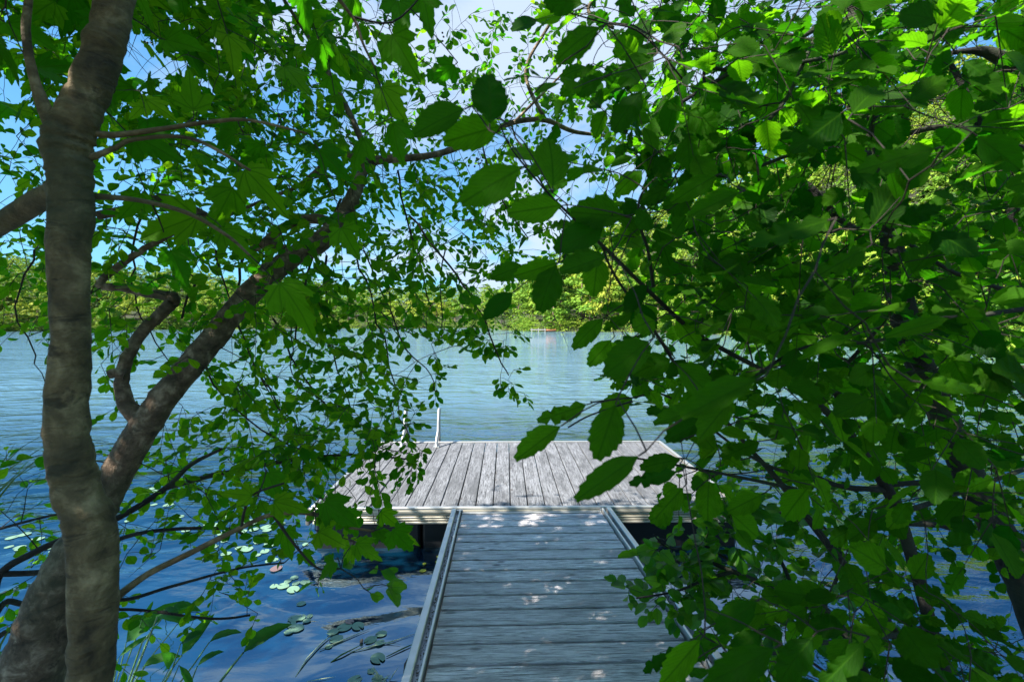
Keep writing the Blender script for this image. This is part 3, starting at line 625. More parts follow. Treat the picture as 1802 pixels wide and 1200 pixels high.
class Plant:
    """skeleton nodes + sprays of leaves joined to the nearest branch by thin twigs"""
    def __init__(s, name, loc, label, cat, barkm, group=None):
        s.root = empty(name, loc, label, cat, group); s.nodes = []; s.nr_ = []; s.lv = Leaves(); s.tw = [[], []]; s.bark = barkm; s.n0 = 0
    def limb(s, name, pts, sides=14, jit=0.0, sub=4, lumps=0.05, node=True):
        """pts = (px, py, width_px, depth)"""
        dx = abs(pts[-1][0] - pts[0][0]); dy = abs(pts[-1][1] - pts[0][1]); v = dy / (dx + dy + 1e-6)
        def off(a, b): return 1 / math.sqrt(1 + (v * min(1.0, abs(a - 901) / FX)) ** 2 + ((1 - v) * min(1.0, abs(b - 600) / FX)) ** 2)
        ctrl = [(P(a, b, d), wpx / FX * d / 2 * off(a, b)) for a, b, wpx, d in pts]
        return s.limb3(name, ctrl, sides, jit, sub, lumps, node)
    def limb3(s, name, ctrl, sides=14, jit=0.0, sub=4, lumps=0.05, node=True):
        if name: sub = max(sub, 7)
        P3 = [c[0] for c in ctrl]; R3 = [c[1] for c in ctrl]; pts = []; rr = []
        for i in range(len(P3) - 1):
            p0 = P3[max(i - 1, 0)]; p1 = P3[i]; p2 = P3[i + 1]; p3 = P3[min(i + 2, len(P3) - 1)]
            for k in range(sub):
                t = k / sub; t2 = t * t; t3 = t2 * t
                pts.append(0.5 * ((2 * p1) + (p2 - p0) * t + (2 * p0 - 5 * p1 + 4 * p2 - p3) * t2 + (3 * p1 - p0 - 3 * p2 + p3) * t3)); rr.append(R3[i] + (R3[i + 1] - R3[i]) * t)
        pts.append(P3[-1]); rr.append(R3[-1])
        if jit:
            for i in range(1, len(pts) - 1): pts[i] = pts[i] + Vector((rng.gauss(0, jit), rng.gauss(0, jit), rng.gauss(0, jit)))
        V, F = tube_np(pts, rr, sides)
        if lumps:
            V2 = []
            for i, v in enumerate(V):
                c = pts[i // sides] if i // sides < len(pts) else pts[-1]; r = rr[min(i // sides, len(rr) - 1)]
                k = 1 + lumps * MN.noise(v * (0.55 / max(r, 0.004))) * 1.6 + lumps * 0.7 * MN.noise(v * (1.6 / max(r, 0.004)))
                V2.append(c + (v - c) * k)
            V = V2
        if node: s.nodes += [Vector(p) for p in pts]; s.nr_ += list(rr)
        off = s.root.location
        if name: obj(name, mesh_np(name, [v - off for v in V], F), s.bark, s.root, True)
        else: s.addtw(V, F)
    def addtw(s, V, F):
        s.tw[0] += [v - s.root.location for v in V]; s.tw[1] += [tuple(i + s.n0 for i in f) for f in F]; s.n0 += len(V)
    def connect(s, p, r1=0.0012, sag=0.12, minr=0.004, avoid=True):
        A = np.array([tuple(n) for n in s.nodes]); d = np.linalg.norm(A - np.array(p), axis=1); i = int(np.argmin(d * (1.0 + 0.0 * d)))
        a = s.nodes[i]; ra = s.nr_[i]; dist = d[i]
        if dist < 0.005: return (p - a).normalized() if (p - a).length > 1e-4 else Vector((0, 0, -1))
        n = max(3, int(dist / 0.035)); n = min(n, 10)
        r0 = min(ra * 0.7, r1 + dist * 0.006); mid = (a + p) / 2 + Vector((rng.gauss(0, 0.06), rng.gauss(0, 0.06), sag * rng.uniform(0.2, 1.0))) * dist
        pts = [];
        for k in range(n + 1):
            t = k / n; q = a * (1 - t) ** 2 + mid * 2 * t * (1 - t) + p * t * t
            if 0 < k < n: q = q + Vector((rng.gauss(0, 0.015), rng.gauss(0, 0.015), rng.gauss(0, 0.015))) * dist
            pts.append(q)
        rr = [r0 + (r1 - r0) * k / n for k in range(n + 1)]
        V, F = tube_np(pts, rr, 5, False); s.addtw(V, F)
        s.nodes += pts[1:]; s.nr_ += rr[1:]
        return (pts[-1] - pts[-2]).normalized()
    def spray(s, sp, p, L, n, ll, droop=0.3, tone=0.5, wr=1.0, keep=0.0, spread=0.9, flat=0.6):
        # reject wholesale if the tip zone is in a clear window
        x, y, d = proj(p)
        if d > 0.05 and any(inpoly(x, y, c) for c in CLEAR) and rng.random() > keep: return
        dr = s.connect(p)
        dr = (dr * 0.7 + Vector((rng.gauss(0, 0.5), rng.gauss(0, 0.4), rng.gauss(0, 0.3) - droop))).normalized()
        side = dr.cross(Vector((0, 0, 1)))
        side = side.normalized() if side.length > 0.1 else Vector((1, 0, 0))
        pts = [p + dr * L * t + Vector((0, 0, -droop * 0.5 * L * t * t)) for t in (0, 0.25, 0.5, 0.75, 1.0)]
        V, F = tube_np(pts, [0.0013, 0.0012, 0.001, 0.0008, 0.0005], 4, False); s.addtw(V, F)
        tocam = (CAM - p).normalized()
        for i in range(n):
            t = (i + 0.4) / n; q = pts[0].lerp(pts[4], t); sg = 1 if i % 2 else -1
            ld = dr * (0.55 + 0.4 * t) + side * sg * spread * (1 - 0.5 * t) + Vector((rng.gauss(0, 0.25), rng.gauss(0, 0.25), rng.gauss(0, 0.25) - droop * 0.5))
            if i == n - 1: ld = dr + Vector((rng.gauss(0, 0.15), rng.gauss(0, 0.15), rng.gauss(0, 0.15)))
            ld.normalize(); nn = Vector((0, 0, flat)) + tocam * 0.45 + Vector((rng.gauss(0, 0.35), rng.gauss(0, 0.35), rng.gauss(0, 0.3)))
            l2 = ll * rng.uniform(0.6, 1.15); pb = q + ld * 0.12 * l2
            if s.lv.clearcheck(pb, ld, l2, keep): s.lv.add(sp, pb, ld, nn, l2, wr * rng.uniform(0.8, 1.15))
    def hero(s, sp, bx, by, tx, ty, real, wr=1.0, tilt=None, var=None, dd=0.0):
        lp = math.hypot(tx - bx, ty - by); d = FX * real / lp
        if sp == 'maple': d = max(d, 1.08)
        b = P(bx, by, d); t = P(tx, ty, d * (1 + (rng.uniform(-0.03, 0.03) if not dd else dd)))
        s.connect(b - (t - b) * 0.12, r1=0.0013); yd = t - b
        V, F = tube_np([b - (t - b) * 0.12, b], [0.0013, 0.0011], 5, False); s.addtw(V, F)
        nn = (CAM - b).normalized() + Vector((rng.gauss(0, 0.25), rng.gauss(0, 0.2), 0.35 + rng.gauss(0, 0.2)))
        s.lv.add(sp, b, yd, nn, yd.length, wr, var, True)
    def finish(s, cap=300):
        s.lv.build(s.root, cap)
        if s.tw[0]:
            tag(obj('twigs', quads_mesh('twigs', s.tw[0], s.tw[1]), TWIG, s.root, True), kind='stuff')
def quads_mesh(name, V, F): return mesh_np(name, V, F)
def fill(plant, sp, grid, c0, r0, per, dfun, L, n, ll, avoid=(), **kw):
    """grid: strings of digits, one per 100 px cell; per = sprays for digit 9"""
    pts = []
    for r, row in enumerate(grid):
        for c, ch in enumerate(row):
            if ch in '0.': continue
            k = int(ch) / 9 * per; k = int(k) + (rng.random() < k % 1)
            for _ in range(k):
                px, py = (c0 + c + rng.random()) * 100, (r0 + r + rng.random()) * 100; d = dfun(px, py)
                if any(inpoly(px, py, a) for a in avoid): continue
                pts.append(P(px, py, d))
    nod = np.array([tuple(x) for x in plant.nodes]); pts.sort(key=lambda p: float(np.min(np.linalg.norm(nod - np.array(p), axis=1))))
    for p in pts: plant.spray(sp, p, L * rng.uniform(0.7, 1.3), n + rng.choice([-1, 0, 1]), ll, **kw)

# ================================================================== plants
# --- A: slim front maple with the forked trunk at the left edge
A = Plant('maple_tree', P(160, 1560, 0.95), 'slim grey-barked maple with a forked trunk standing nearest at the left edge', 'tree', BARK_A)
A.limb('trunk', [(158, 1720, 100, .95), (160, 1400, 95, .95), (160, 1220, 90, .95), (163, 1100, 86, .95), (162, 1000, 90, .95), (156, 920, 96, .95), (134, 850, 92, .95), (118, 760, 84, .95), (124, 600, 79, .95), (122, 450, 84, .95), (124, 330, 84, .95), (119, 262, 98, .95), (132, 215, 88, .95), (157, 160, 78, .96), (180, 95, 76, .97), (203, 0, 70, .98), (222, -140, 66, 1.0), (250, -420, 56, 1.0)], 28, 0.0, 14, 0.10)
A.limb('branch', [(122, 262, 44, .94), (90, 215, 34, .93), (62, 145, 21, .93), (46, 60, 18, .93), (52, -30, 16, .93), (60, -260, 14, .93)], 12)
A.limb('branch', [(112, 330, 42, .98), (60, 358, 40, 1.02), (0, 395, 38, 1.06), (-80, 440, 34, 1.1)], 14)
A.limb('branch', [(150, 232, 16, .96), (200, 238, 12, .97), (280, 228, 9, .98), (370, 215, 8, 1.0), (440, 212, 6, 1.02), (540, 235, 4, 1.05)], 8)
A.limb('branch', [(150, 282, 14, .96), (200, 262, 9, .97), (240, 245, 8, .98), (340, 245, 7, 1.0), (440, 300, 5, 1.02)], 8)
A.limb('branch', [(150, 345, 14, .98), (240, 352, 9, 1.0), (330, 375, 8, 1.02), (400, 415, 6, 1.05), (440, 450, 4, 1.05)], 8)
A.limb('branch', [(170, 1085, 20, 1.0), (204, 1052, 15, 1.02), (260, 1010, 12, 1.05), (330, 975, 11, 1.08), (420, 930, 9, 1.1), (480, 905, 8, 1.12), (550, 904, 7, 1.14), (600, 925, 5, 1.16), (660, 935, 4, 1.18), (710, 950, 3, 1.2)], 10)
A.limb('branch', [(170, 60, 30, 1.0), (240, -60, 20, 1.02), (330, -80, 16, 1.0), (450, -60, 12, 1.0), (560, -30, 9, 1.02), (620, 30, 7, 1.05), (640, 80, 5, 1.05), (660, 120, 4, 1.06)], 8)
A.limb(None, [(480, 905, 6, 1.12), (520, 960, 5, 1.13), (560, 1000, 4, 1.14), (600, 1000, 3, 1.15)], 6)
A.limb(None, [(425, 930, 6, 1.1), (430, 900, 5, 1.1), (445, 870, 5, 1.1), (500, 850, 4, 1.12)], 6)
A.limb(None, [(620, 30, 5, 1.05), (690, 40, 4, 1.06), (745, -10, 3, 1.08)], 6)
MAPLES = [  # base -> tip
 (10, 40, 120, 95, .12), (60, 120, 128, 112, .08), (60, 190, -10, 200, .10), (200, 165, 165, 225, .10), (340, 195, 325, 95, .12), (300, 150, 260, 250, .12), (230, 235, 330, 285, .12), (420, 235, 330, 205, .11), (250, 265, 180, 250, .10),
 (290, 70, 380, 90, .09), (400, 60, 420, 150, .10), (470, 20, 500, 110, .10), (530, -20, 545, 85, .12), (560, 70, 580, 150, .11), (440, 130, 400, 210, .11), (500, 120, 560, 170, .10), (620, -10, 610, 80, .11), (640, 10, 670, 90, .11), (700, 0, 715, 85, .11), (745, -10, 760, 80, .11), (760, -25, 825, 60, .12),
 (670, 70, 720, 110, .09), (690, 60, 750, 165, .12), (620, 130, 690, 160, .10), (670, 150, 720, 225, .10), (690, 215, 700, 300, .10), (730, 170, 790, 190, .09), (760, 120, 790, 160, .08), (800, 115, 745, 160, .09),
 (445, 220, 545, 320, .15), (470, 260, 400, 300, .12), (430, 300, 520, 380, .14), (330, 300, 280, 400, .13), (410, 330, 350, 440, .15), (350, 380, 210, 430, .15), (440, 390, 330, 470, .14), (390, 400, 460, 475, .12), (300, 440, 340, 520, .11), (460, 440, 570, 520, .14), (490, 500, 580, 590, .13), (250, 340, 200, 400, .10), (200, 300, 260, 330, .09), (560, 260, 620, 330, .10), (640, 240, 600, 320, .10), (700, 330, 760, 400, .11), (600, 400, 640, 470, .10),
 (445, 872, 370, 862, .09), (470, 830, 500, 900, .10), (480, 880, 560, 900, .10), (500, 930, 520, 1000, .10), (570, 880, 640, 935, .09), (605, 900, 640, 960, .09), (560, 935, 620, 965, .08), (620, 960, 590, 1010, .08), (625, 955, 680, 1000, .08), (660, 930, 700, 965, .07), (690, 930, 745, 990, .10), (700, 935, 750, 960, .09), (670, 900, 710, 935, .08), (590, 985, 545, 1030, .08), (530, 970, 560, 1000, .07)]
GBX = ['0.0.0.0.0..', '....134530..', '...2788973.', '..24788983.', '..2467776..', '...2345430.', '...2333....']
for i, (bx, by, tx, ty, rl) in enumerate(MAPLES):
    if by < 560 and i % 3 == 2: continue
    k = 0.80
    A.hero('maple', bx, by, bx + (tx - bx) * k, by + (ty - by) * k, rl * 0.85, rng.uniform(0.8, 1.05))
fill(A, 'maple', ['432345531', '213443421', '223444210', '013433200', '002321000'], 0, 0, 1.0, lambda x, y: rng.uniform(1.1, 1.5), 0.16, 3, 0.08, droop=0.5)
for px, py in ((640, 1035), (672, 1028), (560, 1020), (600, 1000), (655, 1000)):
    A.spray('shrub', P(px, py, 1.2), 0.04, 3, 0.055, droop=0.3, keep=1.0)
# mostly unseen crown above and behind the viewpoint, thickened to shade the gangway
for _ in range(2300):
    A.spray('maple', Vector((rng.uniform(-4.1, -0.9), rng.uniform(-1.0, 2.4), rng.uniform(2.9, 4.5))), 0.3, 5, 0.13, droop=0.3)
A.finish(300)

# --- B: leaning, speckled small-leaved tree behind it
B = Plant('leaning_tree', P(-40, 1500, 1.45), 'thick speckled trunk leaning right over the water, with small oval leaves', 'tree', BARK_B)
B.limb('trunk', [(-60, 1600, 200, 1.4), (-10, 1380, 170, 1.42), (45, 1220, 128, 1.42), (80, 1100, 104, 1.43), (130, 980, 82, 1.45), (192, 865, 56, 1.5), (238, 775, 58, 1.5), (292, 695, 50, 1.52), (367, 605, 45, 1.6), (437, 520, 41, 1.7), (500, 462, 38, 1.8), (560, 427, 36, 1.85), (600, 387, 31, 1.9), (622, 345, 25, 1.95), (640, 300, 18, 2.0), (650, 280, 15, 2.0)], 22, 0.0, 12, 0.10)
B.limb('branch', [(262, 745, 40, 1.5), (230, 722, 34, 1.5), (214, 674, 27, 1.5), (232, 612, 24, 1.52), (266, 568, 23, 1.54), (300, 536, 25, 1.55), (306, 528, 24, 1.55), (302, 522, 21, 1.55), (270, 518, 19, 1.55), (222, 508, 18, 1.55), (182, 504, 17, 1.55), (176, 500, 16, 1.56), (180, 493, 15, 1.56), (210, 468, 16, 1.58), (262, 434, 12, 1.6), (330, 400, 7, 1.6)], 12, 0.0012)
B.limb('branch_stub', [(222, 660, 22, 1.5), (204, 656, 18, 1.49), (190, 660, 14, 1.48)], 10)
B.limb('branch', [(655, 285, 16, 2.0), (640, 255, 12, 2.0), (610, 190, 11, 2.0), (575, 125, 9, 2.0), (545, 70, 8, 2.0), (500, 0, 6, 2.0), (470, -60, 5, 2.0)], 8)
B.limb('branch', [(645, 290, 16, 2.0), (600, 268, 14, 2.0), (560, 300, 10, 2.0), (520, 330, 7, 2.0), (470, 350, 6, 2.0), (390, 385, 5, 1.9)], 8)
B.limb('branch', [(640, 285, 20, 2.0), (690, 280, 16, 2.05), (750, 275, 13, 2.1), (800, 262, 12, 2.2), (860, 236, 10, 2.3), (905, 215, 11, 2.35), (960, 212, 10, 2.4), (1010, 232, 8, 2.5), (1080, 245, 5, 2.6), (1140, 290, 3, 2.7)], 8)
B.limb('branch', [(590, 395, 20, 1.9), (550, 385, 18, 1.88), (500, 400, 16, 1.85), (440, 440, 12, 1.8), (400, 402, 10, 1.75), (300, 350, 14, 1.7), (240, 365, 16, 1.65), (170, 380, 16, 1.6)], 10)
B.limb('branch', [(560, 430, 20, 1.85), (520, 440, 14, 1.85), (470, 428, 12, 1.8), (430, 425, 8, 1.8)], 8)
B.limb('branch', [(960, 212, 7, 2.4), (925, 130, 6, 2.4), (960, 55, 6, 2.4), (1010, -20, 7, 2.4)], 6)
B.limb('branch', [(905, 215, 5, 2.3), (960, 160, 4, 2.3), (1000, 120, 3, 2.3)], 6)
B.limb('branch', [(1100, -40, 8, 2.3), (1035, 15, 7, 2.3), (1080, 50, 6, 2.3)], 6)
HANG = [[(380, 440, 4), (400, 520, 3), (440, 620, 3), (490, 720, 2)], [(575, 450, 5), (572, 520, 4), (590, 620, 3), (620, 730, 2)], [(515, 470, 4), (516, 560, 3), (515, 660, 2)], [(425, 440, 6), (422, 510, 5), (420, 570, 4), (470, 680, 3)],
        [(620, 430, 4), (650, 520, 3), (680, 620, 3), (700, 720, 2), (720, 770, 2)], [(640, 440, 3), (700, 590, 3), (750, 650, 2), (770, 690, 2)], [(720, 380, 4), (790, 470, 4), (840, 540, 3), (870, 610, 3), (895, 660, 2)], [(660, 540, 3), (690, 570, 2), (728, 592, 2)],
        [(320, 560, 5), (340, 500, 5), (325, 470, 5)], [(460, 640, 3), (490, 720, 3), (560, 800, 2)], [(780, 430, 3), (775, 500, 2), (778, 600, 2)], [(850, 250, 3), (870, 330, 3), (930, 420, 2)], [(900, 220, 3), (960, 330, 3), (1010, 400, 2)], [(700, 300, 4), (720, 400, 3), (740, 470, 3), (760, 560, 2)],
        [(600, 350, 5), (540, 480, 4), (520, 600, 3)], [(250, 380, 5), (230, 470, 4), (250, 560, 3), (300, 640, 2)], [(350, 620, 4), (400, 700, 3), (480, 770, 3), (560, 800, 2)], [(60, 440, 5), (30, 540, 4), (60, 640, 3)], [(480, 560, 4), (560, 700, 3), (650, 780, 2), (730, 800, 2)]]
for hgl in HANG:
    d = rng.uniform(1.7, 2.3); B.limb(None, [(x, y, w_, d) for x, y, w_ in hgl], 5, 0.006)
def dB(x, y):
    if x > 850: return rng.uniform(2.2, 3.0)
    if x > 650 and y < 450: return rng.uniform(1.9, 2.9)
    return rng.uniform(1.4, 2.6)
GB = ['438888714530',
      '617899846620',
      '518999945663',
      '547999999830',
      '8788999987..',
      '54668996710.',
      '312488720...',
      '10148950....',
      '..1366100...']
CLEAR += [[(698, 715), (790, 712), (790, 778), (698, 778)]]
fill(B, 'small', GB, 0, 0, 21, dB, 0.11, 7, 0.047, droop=0.35)
fill(B, 'small', GBX, 0, 0, 14, lambda x, y: rng.uniform(2.0, 3.0), 0.10, 7, 0.045, droop=0.3)
# named clusters
for px, py, d, k in ((890, 665, 2.2, 5), (905, 690, 2.2, 3), (770, 50, 2.3, 4), (800, 60, 2.3, 4), (870, 50, 2.4, 4), (830, 45, 2.3, 3), (735, 745, 2.1, 5), (715, 760, 2.1, 3), (770, 660, 2.1, 4), (700, 770, 2.0, 4), (740, 800, 2.0, 5), (700, 810, 2.0, 4), (725, 830, 2.0, 3), (660, 800, 2.0, 3), (640, 812, 2.0, 2), (600, 790, 2.0, 3), (560, 800, 2.0, 3), (770, 620, 2.1, 3), (895, 605, 2.2, 4), (860, 600, 2.2, 4), (830, 580, 2.2, 4), (780, 580, 2.1, 4), (980, 90, 2.5, 5), (930, 100, 2.5, 5), (1000, 180, 2.6, 5), (1040, 270, 2.7, 5), (1060, 300, 2.7, 5), (1090, 200, 2.7, 5), (1140, 280, 2.7, 5), (1050, 340, 2.7, 2)):
    for _ in range(k): B.spray('small', P(px + rng.gauss(0, 9), py + rng.gauss(0, 9), d), 0.05, 5, 0.045, droop=0.3, keep=1.0)
for _ in range(150):  # mostly unseen leaves overhead, added for the shade they cast
    B.spray('small', Vector((rng.uniform(-3.6, 1.4), rng.uniform(0.8, 3.0), rng.uniform(3.2, 4.6))), 0.2, 8, 0.055, droop=0.3)
for (bx, by, tx, ty) in ((500, 372, 475, 388), (508, 378, 528, 390), (695, 285, 698, 300), (720, 300, 725, 318), (478, 455, 470, 440)):
    B.hero('yellow', bx, by, tx, ty, 0.05, 1.4)
B.finish(300)
# berries along the twigs
V = []; F = []; n0 = 0
for px, py in ((140, 42), (150, 45), (290, 30), (330, 20), (490, 210), (500, 216), (840, 285), (835, 290), (850, 288), (660, 165), (780, 62), (256, 70), (262, 74)):
    for _ in range(3):
        c = P(px + rng.gauss(0, 5), py + rng.gauss(0, 5), 1.9); bm = bmesh.new(); bmesh.ops.create_icosphere(bm, subdivisions=1, radius=0.0045, matrix=Matrix.Translation(c - B.root.location))
        V += [v.co.copy() for v in bm.verts]; F += [tuple(v.index + n0 for v in f.verts) for f in bm.faces]; n0 = len(V); bm.free()
tag(obj('berries', mesh_np('berries', V, F), BERRY, B.root, True), kind='stuff')

# --- C: low bush at the lower left
Cc = Plant('low_bush', P(-120, 1300, 1.75), 'low bush with long thin branches reaching over the water at the lower left', 'bush', BARK_C)
Cc.limb('stem', [(-120, 1420, 30, 1.7), (-60, 1200, 24, 1.7), (-20, 1080, 18, 1.7), (0, 1010, 15, 1.7), (60, 972, 13, 1.72), (120, 945, 12, 1.75), (200, 915, 12, 1.8), (290, 860, 11, 1.85), (335, 818, 8, 1.85), (390, 790, 5, 1.85)], 8)
Cc.limb('stem', [(0, 1010, 12, 1.7), (110, 1000, 10, 1.75), (205, 950, 8, 1.8), (290, 932, 7, 1.82), (400, 930, 6, 1.85), (430, 942, 4, 1.85)], 8)
Cc.limb('stem', [(-60, 1200, 16, 1.7), (0, 1068, 12, 1.72), (50, 1062, 10, 1.74), (140, 1040, 8, 1.75), (215, 1055, 7, 1.78), (300, 1032, 6, 1.8), (420, 1000, 4, 1.85), (500, 990, 3, 1.9)], 8)
Cc.limb('stem', [(-60, 1200, 16, 1.7), (0, 1118, 10, 1.72), (60, 1105, 8, 1.74), (205, 1072, 6, 1.75), (370, 1088, 5, 1.8), (440, 1082, 4, 1.82)], 8)
Cc.limb('stem', [(290, 860, 8, 1.85), (360, 840, 8, 1.88), (430, 825, 8, 1.9), (520, 808, 7, 1.95), (620, 800, 4, 2.0), (720, 808, 3, 2.0)], 8)
Cc.limb('stem', [(0, 930, 6, 1.9), (100, 905, 5, 1.9), (180, 900, 4, 1.9)], 6)
GC = ['..03677420', '3255654100', '535553100.', '5135531...', '31...1....']
fill(Cc, 'small', GC, 0, 7, 15, lambda x, y: rng.uniform(1.65, 2.15), 0.11, 6, 0.048, droop=0.05, flat=1.0)
Cc.finish(300)

# --- D: broad-leaved tree of the right half (stems, big serrate leaves)
D = Plant('broadleaf_shrub', P(1680, 1420, 1.6), 'tall dark-stemmed shrub with large toothed leaves filling the right half', 'shrub', BARK_C)
D.limb('stem', [(1700, 1520, 36, 1.6), (1672, 1240, 30, 1.6), (1640, 1110, 27, 1.6), (1602, 970, 26, 1.6), (1562, 862, 24, 1.6), (1500, 772, 20, 1.6), (1486, 730, 15, 1.6), (1468, 665, 14, 1.6), (1500, 630, 8, 1.58), (1560, 560, 7, 1.5), (1600, 500, 5, 1.4)], 10)
D.limb('stem', [(1690, 1400, 26, 1.5), (1600, 1165, 20, 1.5), (1530, 1050, 17, 1.5), (1455, 955, 14, 1.5), (1372, 848, 11, 1.5), (1320, 790, 8, 1.45), (1260, 720, 6, 1.35)], 8)
D.limb('stem', [(1500, 772, 14, 1.6), (1450, 720, 13, 1.6), (1410, 690, 10, 1.5), (1330, 645, 9, 1.35), (1230, 590, 9, 1.2), (1150, 520, 8, 1.1), (1060, 432, 7, 1.0), (1010, 385, 5, .95), (960, 335, 4, .92), (900, 262, 3, .9), (880, 218, 3, .88)], 8)
D.limb('stem', [(1260, 720, 6, 1.3), (1208, 670, 6, 1.2), (1150, 580, 6, 1.1), (1085, 490, 5, 1.05), (1058, 430, 4, 1.0)], 6)
D.limb('stem', [(1150, 505, 7, 1.1), (1140, 440, 6, 1.05), (1125, 390, 5, 1.0), (1130, 340, 4, .98), (1180, 290, 3, 1.0)], 6)
D.limb('stem', [(1480, 650, 14, 1.6), (1600, 660, 13, 1.5), (1700, 655, 14, 1.45), (1830, 648, 14, 1.4)], 8)
D.limb('stem', [(1560, 862, 12, 1.6), (1480, 855, 9, 1.55), (1380, 830, 7, 1.5), (1300, 790, 5, 1.4), (1180, 700, 4, 1.15), (1112, 700, 3, 1.05), (1040, 708, 3, .95)], 6)
D.limb('stem', [(1600, 920, 12, 1.6), (1700, 930, 11, 1.6), (1830, 968, 12, 1.6)], 6)
D.limb('stem', [(1590, 900, 10, 1.6), (1680, 870, 8, 1.7), (1830, 815, 8, 1.8)], 6)
D.limb('stem', [(1640, 1100, 12, 1.6), (1560, 1120, 9, 1.4), (1450, 1130, 8, 1.2), (1350, 1150, 6, 1.1), (1260, 1130, 4, 1.0), (1230, 1110, 3, .95)], 6)
D.limb('stem', [(1400, 860, 8, 1.5), (1280, 835, 6, 1.25), (1200, 820, 5, 1.1), (1120, 806, 4, 1.0)], 6)
D.limb('stem', [(1112, 706, 4, 1.05), (1040, 730, 3, .98), (1000, 752, 3, .95)], 6)
D.limb('stem', [(1200, 180, 7, 1.1), (1300, 120, 8, 1.1), (1420, 60, 11, 1.15), (1560, -30, 14, 1.2), (1700, -120, 18, 1.25)], 8)
D.limb('stem', [(1210, 150, 4, 1.05), (1130, 60, 4, 1.0), (1060, 40, 3, .98), (990, 20, 3, .95)], 6)
D.limb('stem', [(1300, 260, 6, 1.1), (1380, 180, 7, 1.15), (1440, 60, 8, 1.2), (1520, -30, 10, 1.2)], 8)
D.limb('stem', [(1200, 290, 5, 1.1), (1280, 310, 6, 1.15), (1400, 270, 7, 1.2), (1470, 262, 8, 1.3), (1530, 270, 9, 1.5)], 8)
D.limb('stem', [(1240, 150, 5, 1.1), (1245, 120, 7, 1.1), (1310, 125, 7, 1.1), (1460, 100, 8, 1.2), (1600, 60, 9, 1.2)], 6)
D.limb('stem', [(1460, 410, 5, .95), (1510, 400, 6, 1.0), (1600, 430, 7, 1.05), (1680, 480, 7, 1.1), (1802, 520, 9, 1.15)], 6)
D.limb('stem', [(1330, 660, 5, .95), (1420, 610, 6, 1.0), (1540, 600, 7, 1.05), (1700, 560, 9, 1.15), (1830, 540, 10, 1.2)], 6)
HB = [(818, 192, 722, 232, .8), (862, 218, 868, 115, .92), (880, 222, 780, 250, .75), (973, 328, 976, 228, .92), (915, 298, 808, 352, .72), (988, 362, 893, 374, .68), (1100, 382, 1003, 372, .8), (1056, 48, 968, 92, .75), (1025, 8, 945, -15, .7), (990, 28, 942, 33, .65), (1084, 136, 1016, 127, .6),
      (980, 466, 938, 546, .8), (982, 462, 905, 486, .6), (902, 515, 848, 556, .7), (1052, 452, 1044, 522, .9), (1066, 452, 985, 478, .7), (922, 468, 858, 488, .7), (1062, 400, 975, 438, .75), (1062, 560, 1006, 606, .55), (1076, 598, 1034, 645, .7), (1112, 532, 1055, 546, .7), (1114, 548, 1060, 580, .7), (1142, 600, 1062, 660, .8), (1180, 632, 1112, 645, 1.05), (1128, 532, 1134, 602, .95),
      (1112, 700, 1052, 722, .9), (1083, 712, 1050, 810, .8), (1032, 712, 946, 740, .55), (987, 750, 906, 808, .55), (1124, 802, 1010, 878, .42), (1198, 808, 1122, 820, .6), (1192, 830, 1104, 850, .5), (1202, 858, 1150, 912, .8), (1248, 845, 1240, 920, .8), (1250, 830, 1215, 860, .8), (1332, 668, 1198, 732, .45), (1456, 388, 1322, 422, .55), (1456, 388, 1402, 372, .85), (1536, 396, 1584, 318, 1.0),
      (1525, 436, 1440, 482, .6), (1604, 482, 1650, 428, .8), (1620, 672, 1750, 684, .35), (1645, 262, 1515, 292, .65), (1590, 700, 1530, 740, .8), (1430, 470, 1360, 480, .4), (1265, 214, 1208, 238, .6), (1272, 245, 1205, 262, .55), (1250, 285, 1200, 320, .6), (1136, 62, 1078, 92, 1.0), (1116, 30, 1086, -20, .9), (1150, 20, 1200, 60, .9), (1150, 100, 1090, 150, .9), (1110, 130, 1080, 155, .7), (1190, 200, 1130, 230, .7), (1130, 160, 1070, 220, .8), (1140, 380, 1090, 430, .8), (1155, 400, 1180, 470, .8), (1180, 300, 1150, 345, .8), (1260, 310, 1180, 350, .6), (1300, 340, 1210, 380, .5), (1130, 300, 1085, 330, .7), (1290, 470, 1230, 480, .5), (1300, 480, 1330, 540, .8),
      (1190, 640, 1260, 700, .7), (1240, 740, 1170, 775, .7), (1230, 720, 1150, 745, .5), (1290, 700, 1230, 770, .7), (1300, 560, 1220, 580, .5), (1190, 560, 1230, 610, .9), (1232, 1125, 1163, 1205, .55), (1196, 1140, 1128, 1180, .55), (1332, 1058, 1256, 1112, .6), (1362, 1140, 1240, 1205, .55), (1200, 1110, 1195, 1140, .9), (1290, 1120, 1215, 1130, .5), (1340, 1110, 1280, 1150, .6), (1430, 1120, 1360, 1200, .6), (1520, 1130, 1440, 1215, .5), (1390, 1070, 1330, 1090, .6), (1420, 860, 1370, 920, .8), (1340, 870, 1280, 900, .8), (1560, 1000, 1500, 960, .8), (1690, 1080, 1760, 1100, .6), (1720, 240, 1800, 300, .7), (1600, 180, 1680, 120, .7), (1500, 200, 1560, 120, .6), (1480, 200, 1400, 260, .8), (1350, 60, 1300, 30, .8), (1250, 60, 1262, 20, .8), (1700, 590, 1640, 545, .5), (1410, 560, 1330, 600, .5), (1500, 590, 1400, 620, .4), (1560, 540, 1480, 560, .35), (1670, 560, 1560, 590, .35)]
for bx, by, tx, ty, wr in HB: D.hero('big', bx, by, tx, ty, rng.uniform(.080, .095), wr, var=4 if bx == 1032 else None)
GD = ['0027999999', '0027999999', '0016999956', '0146633345', '0156656777', '0025666777', '0003434556', '0012222345', '0013322333', '0000222113', '0000344334', '0005544455']
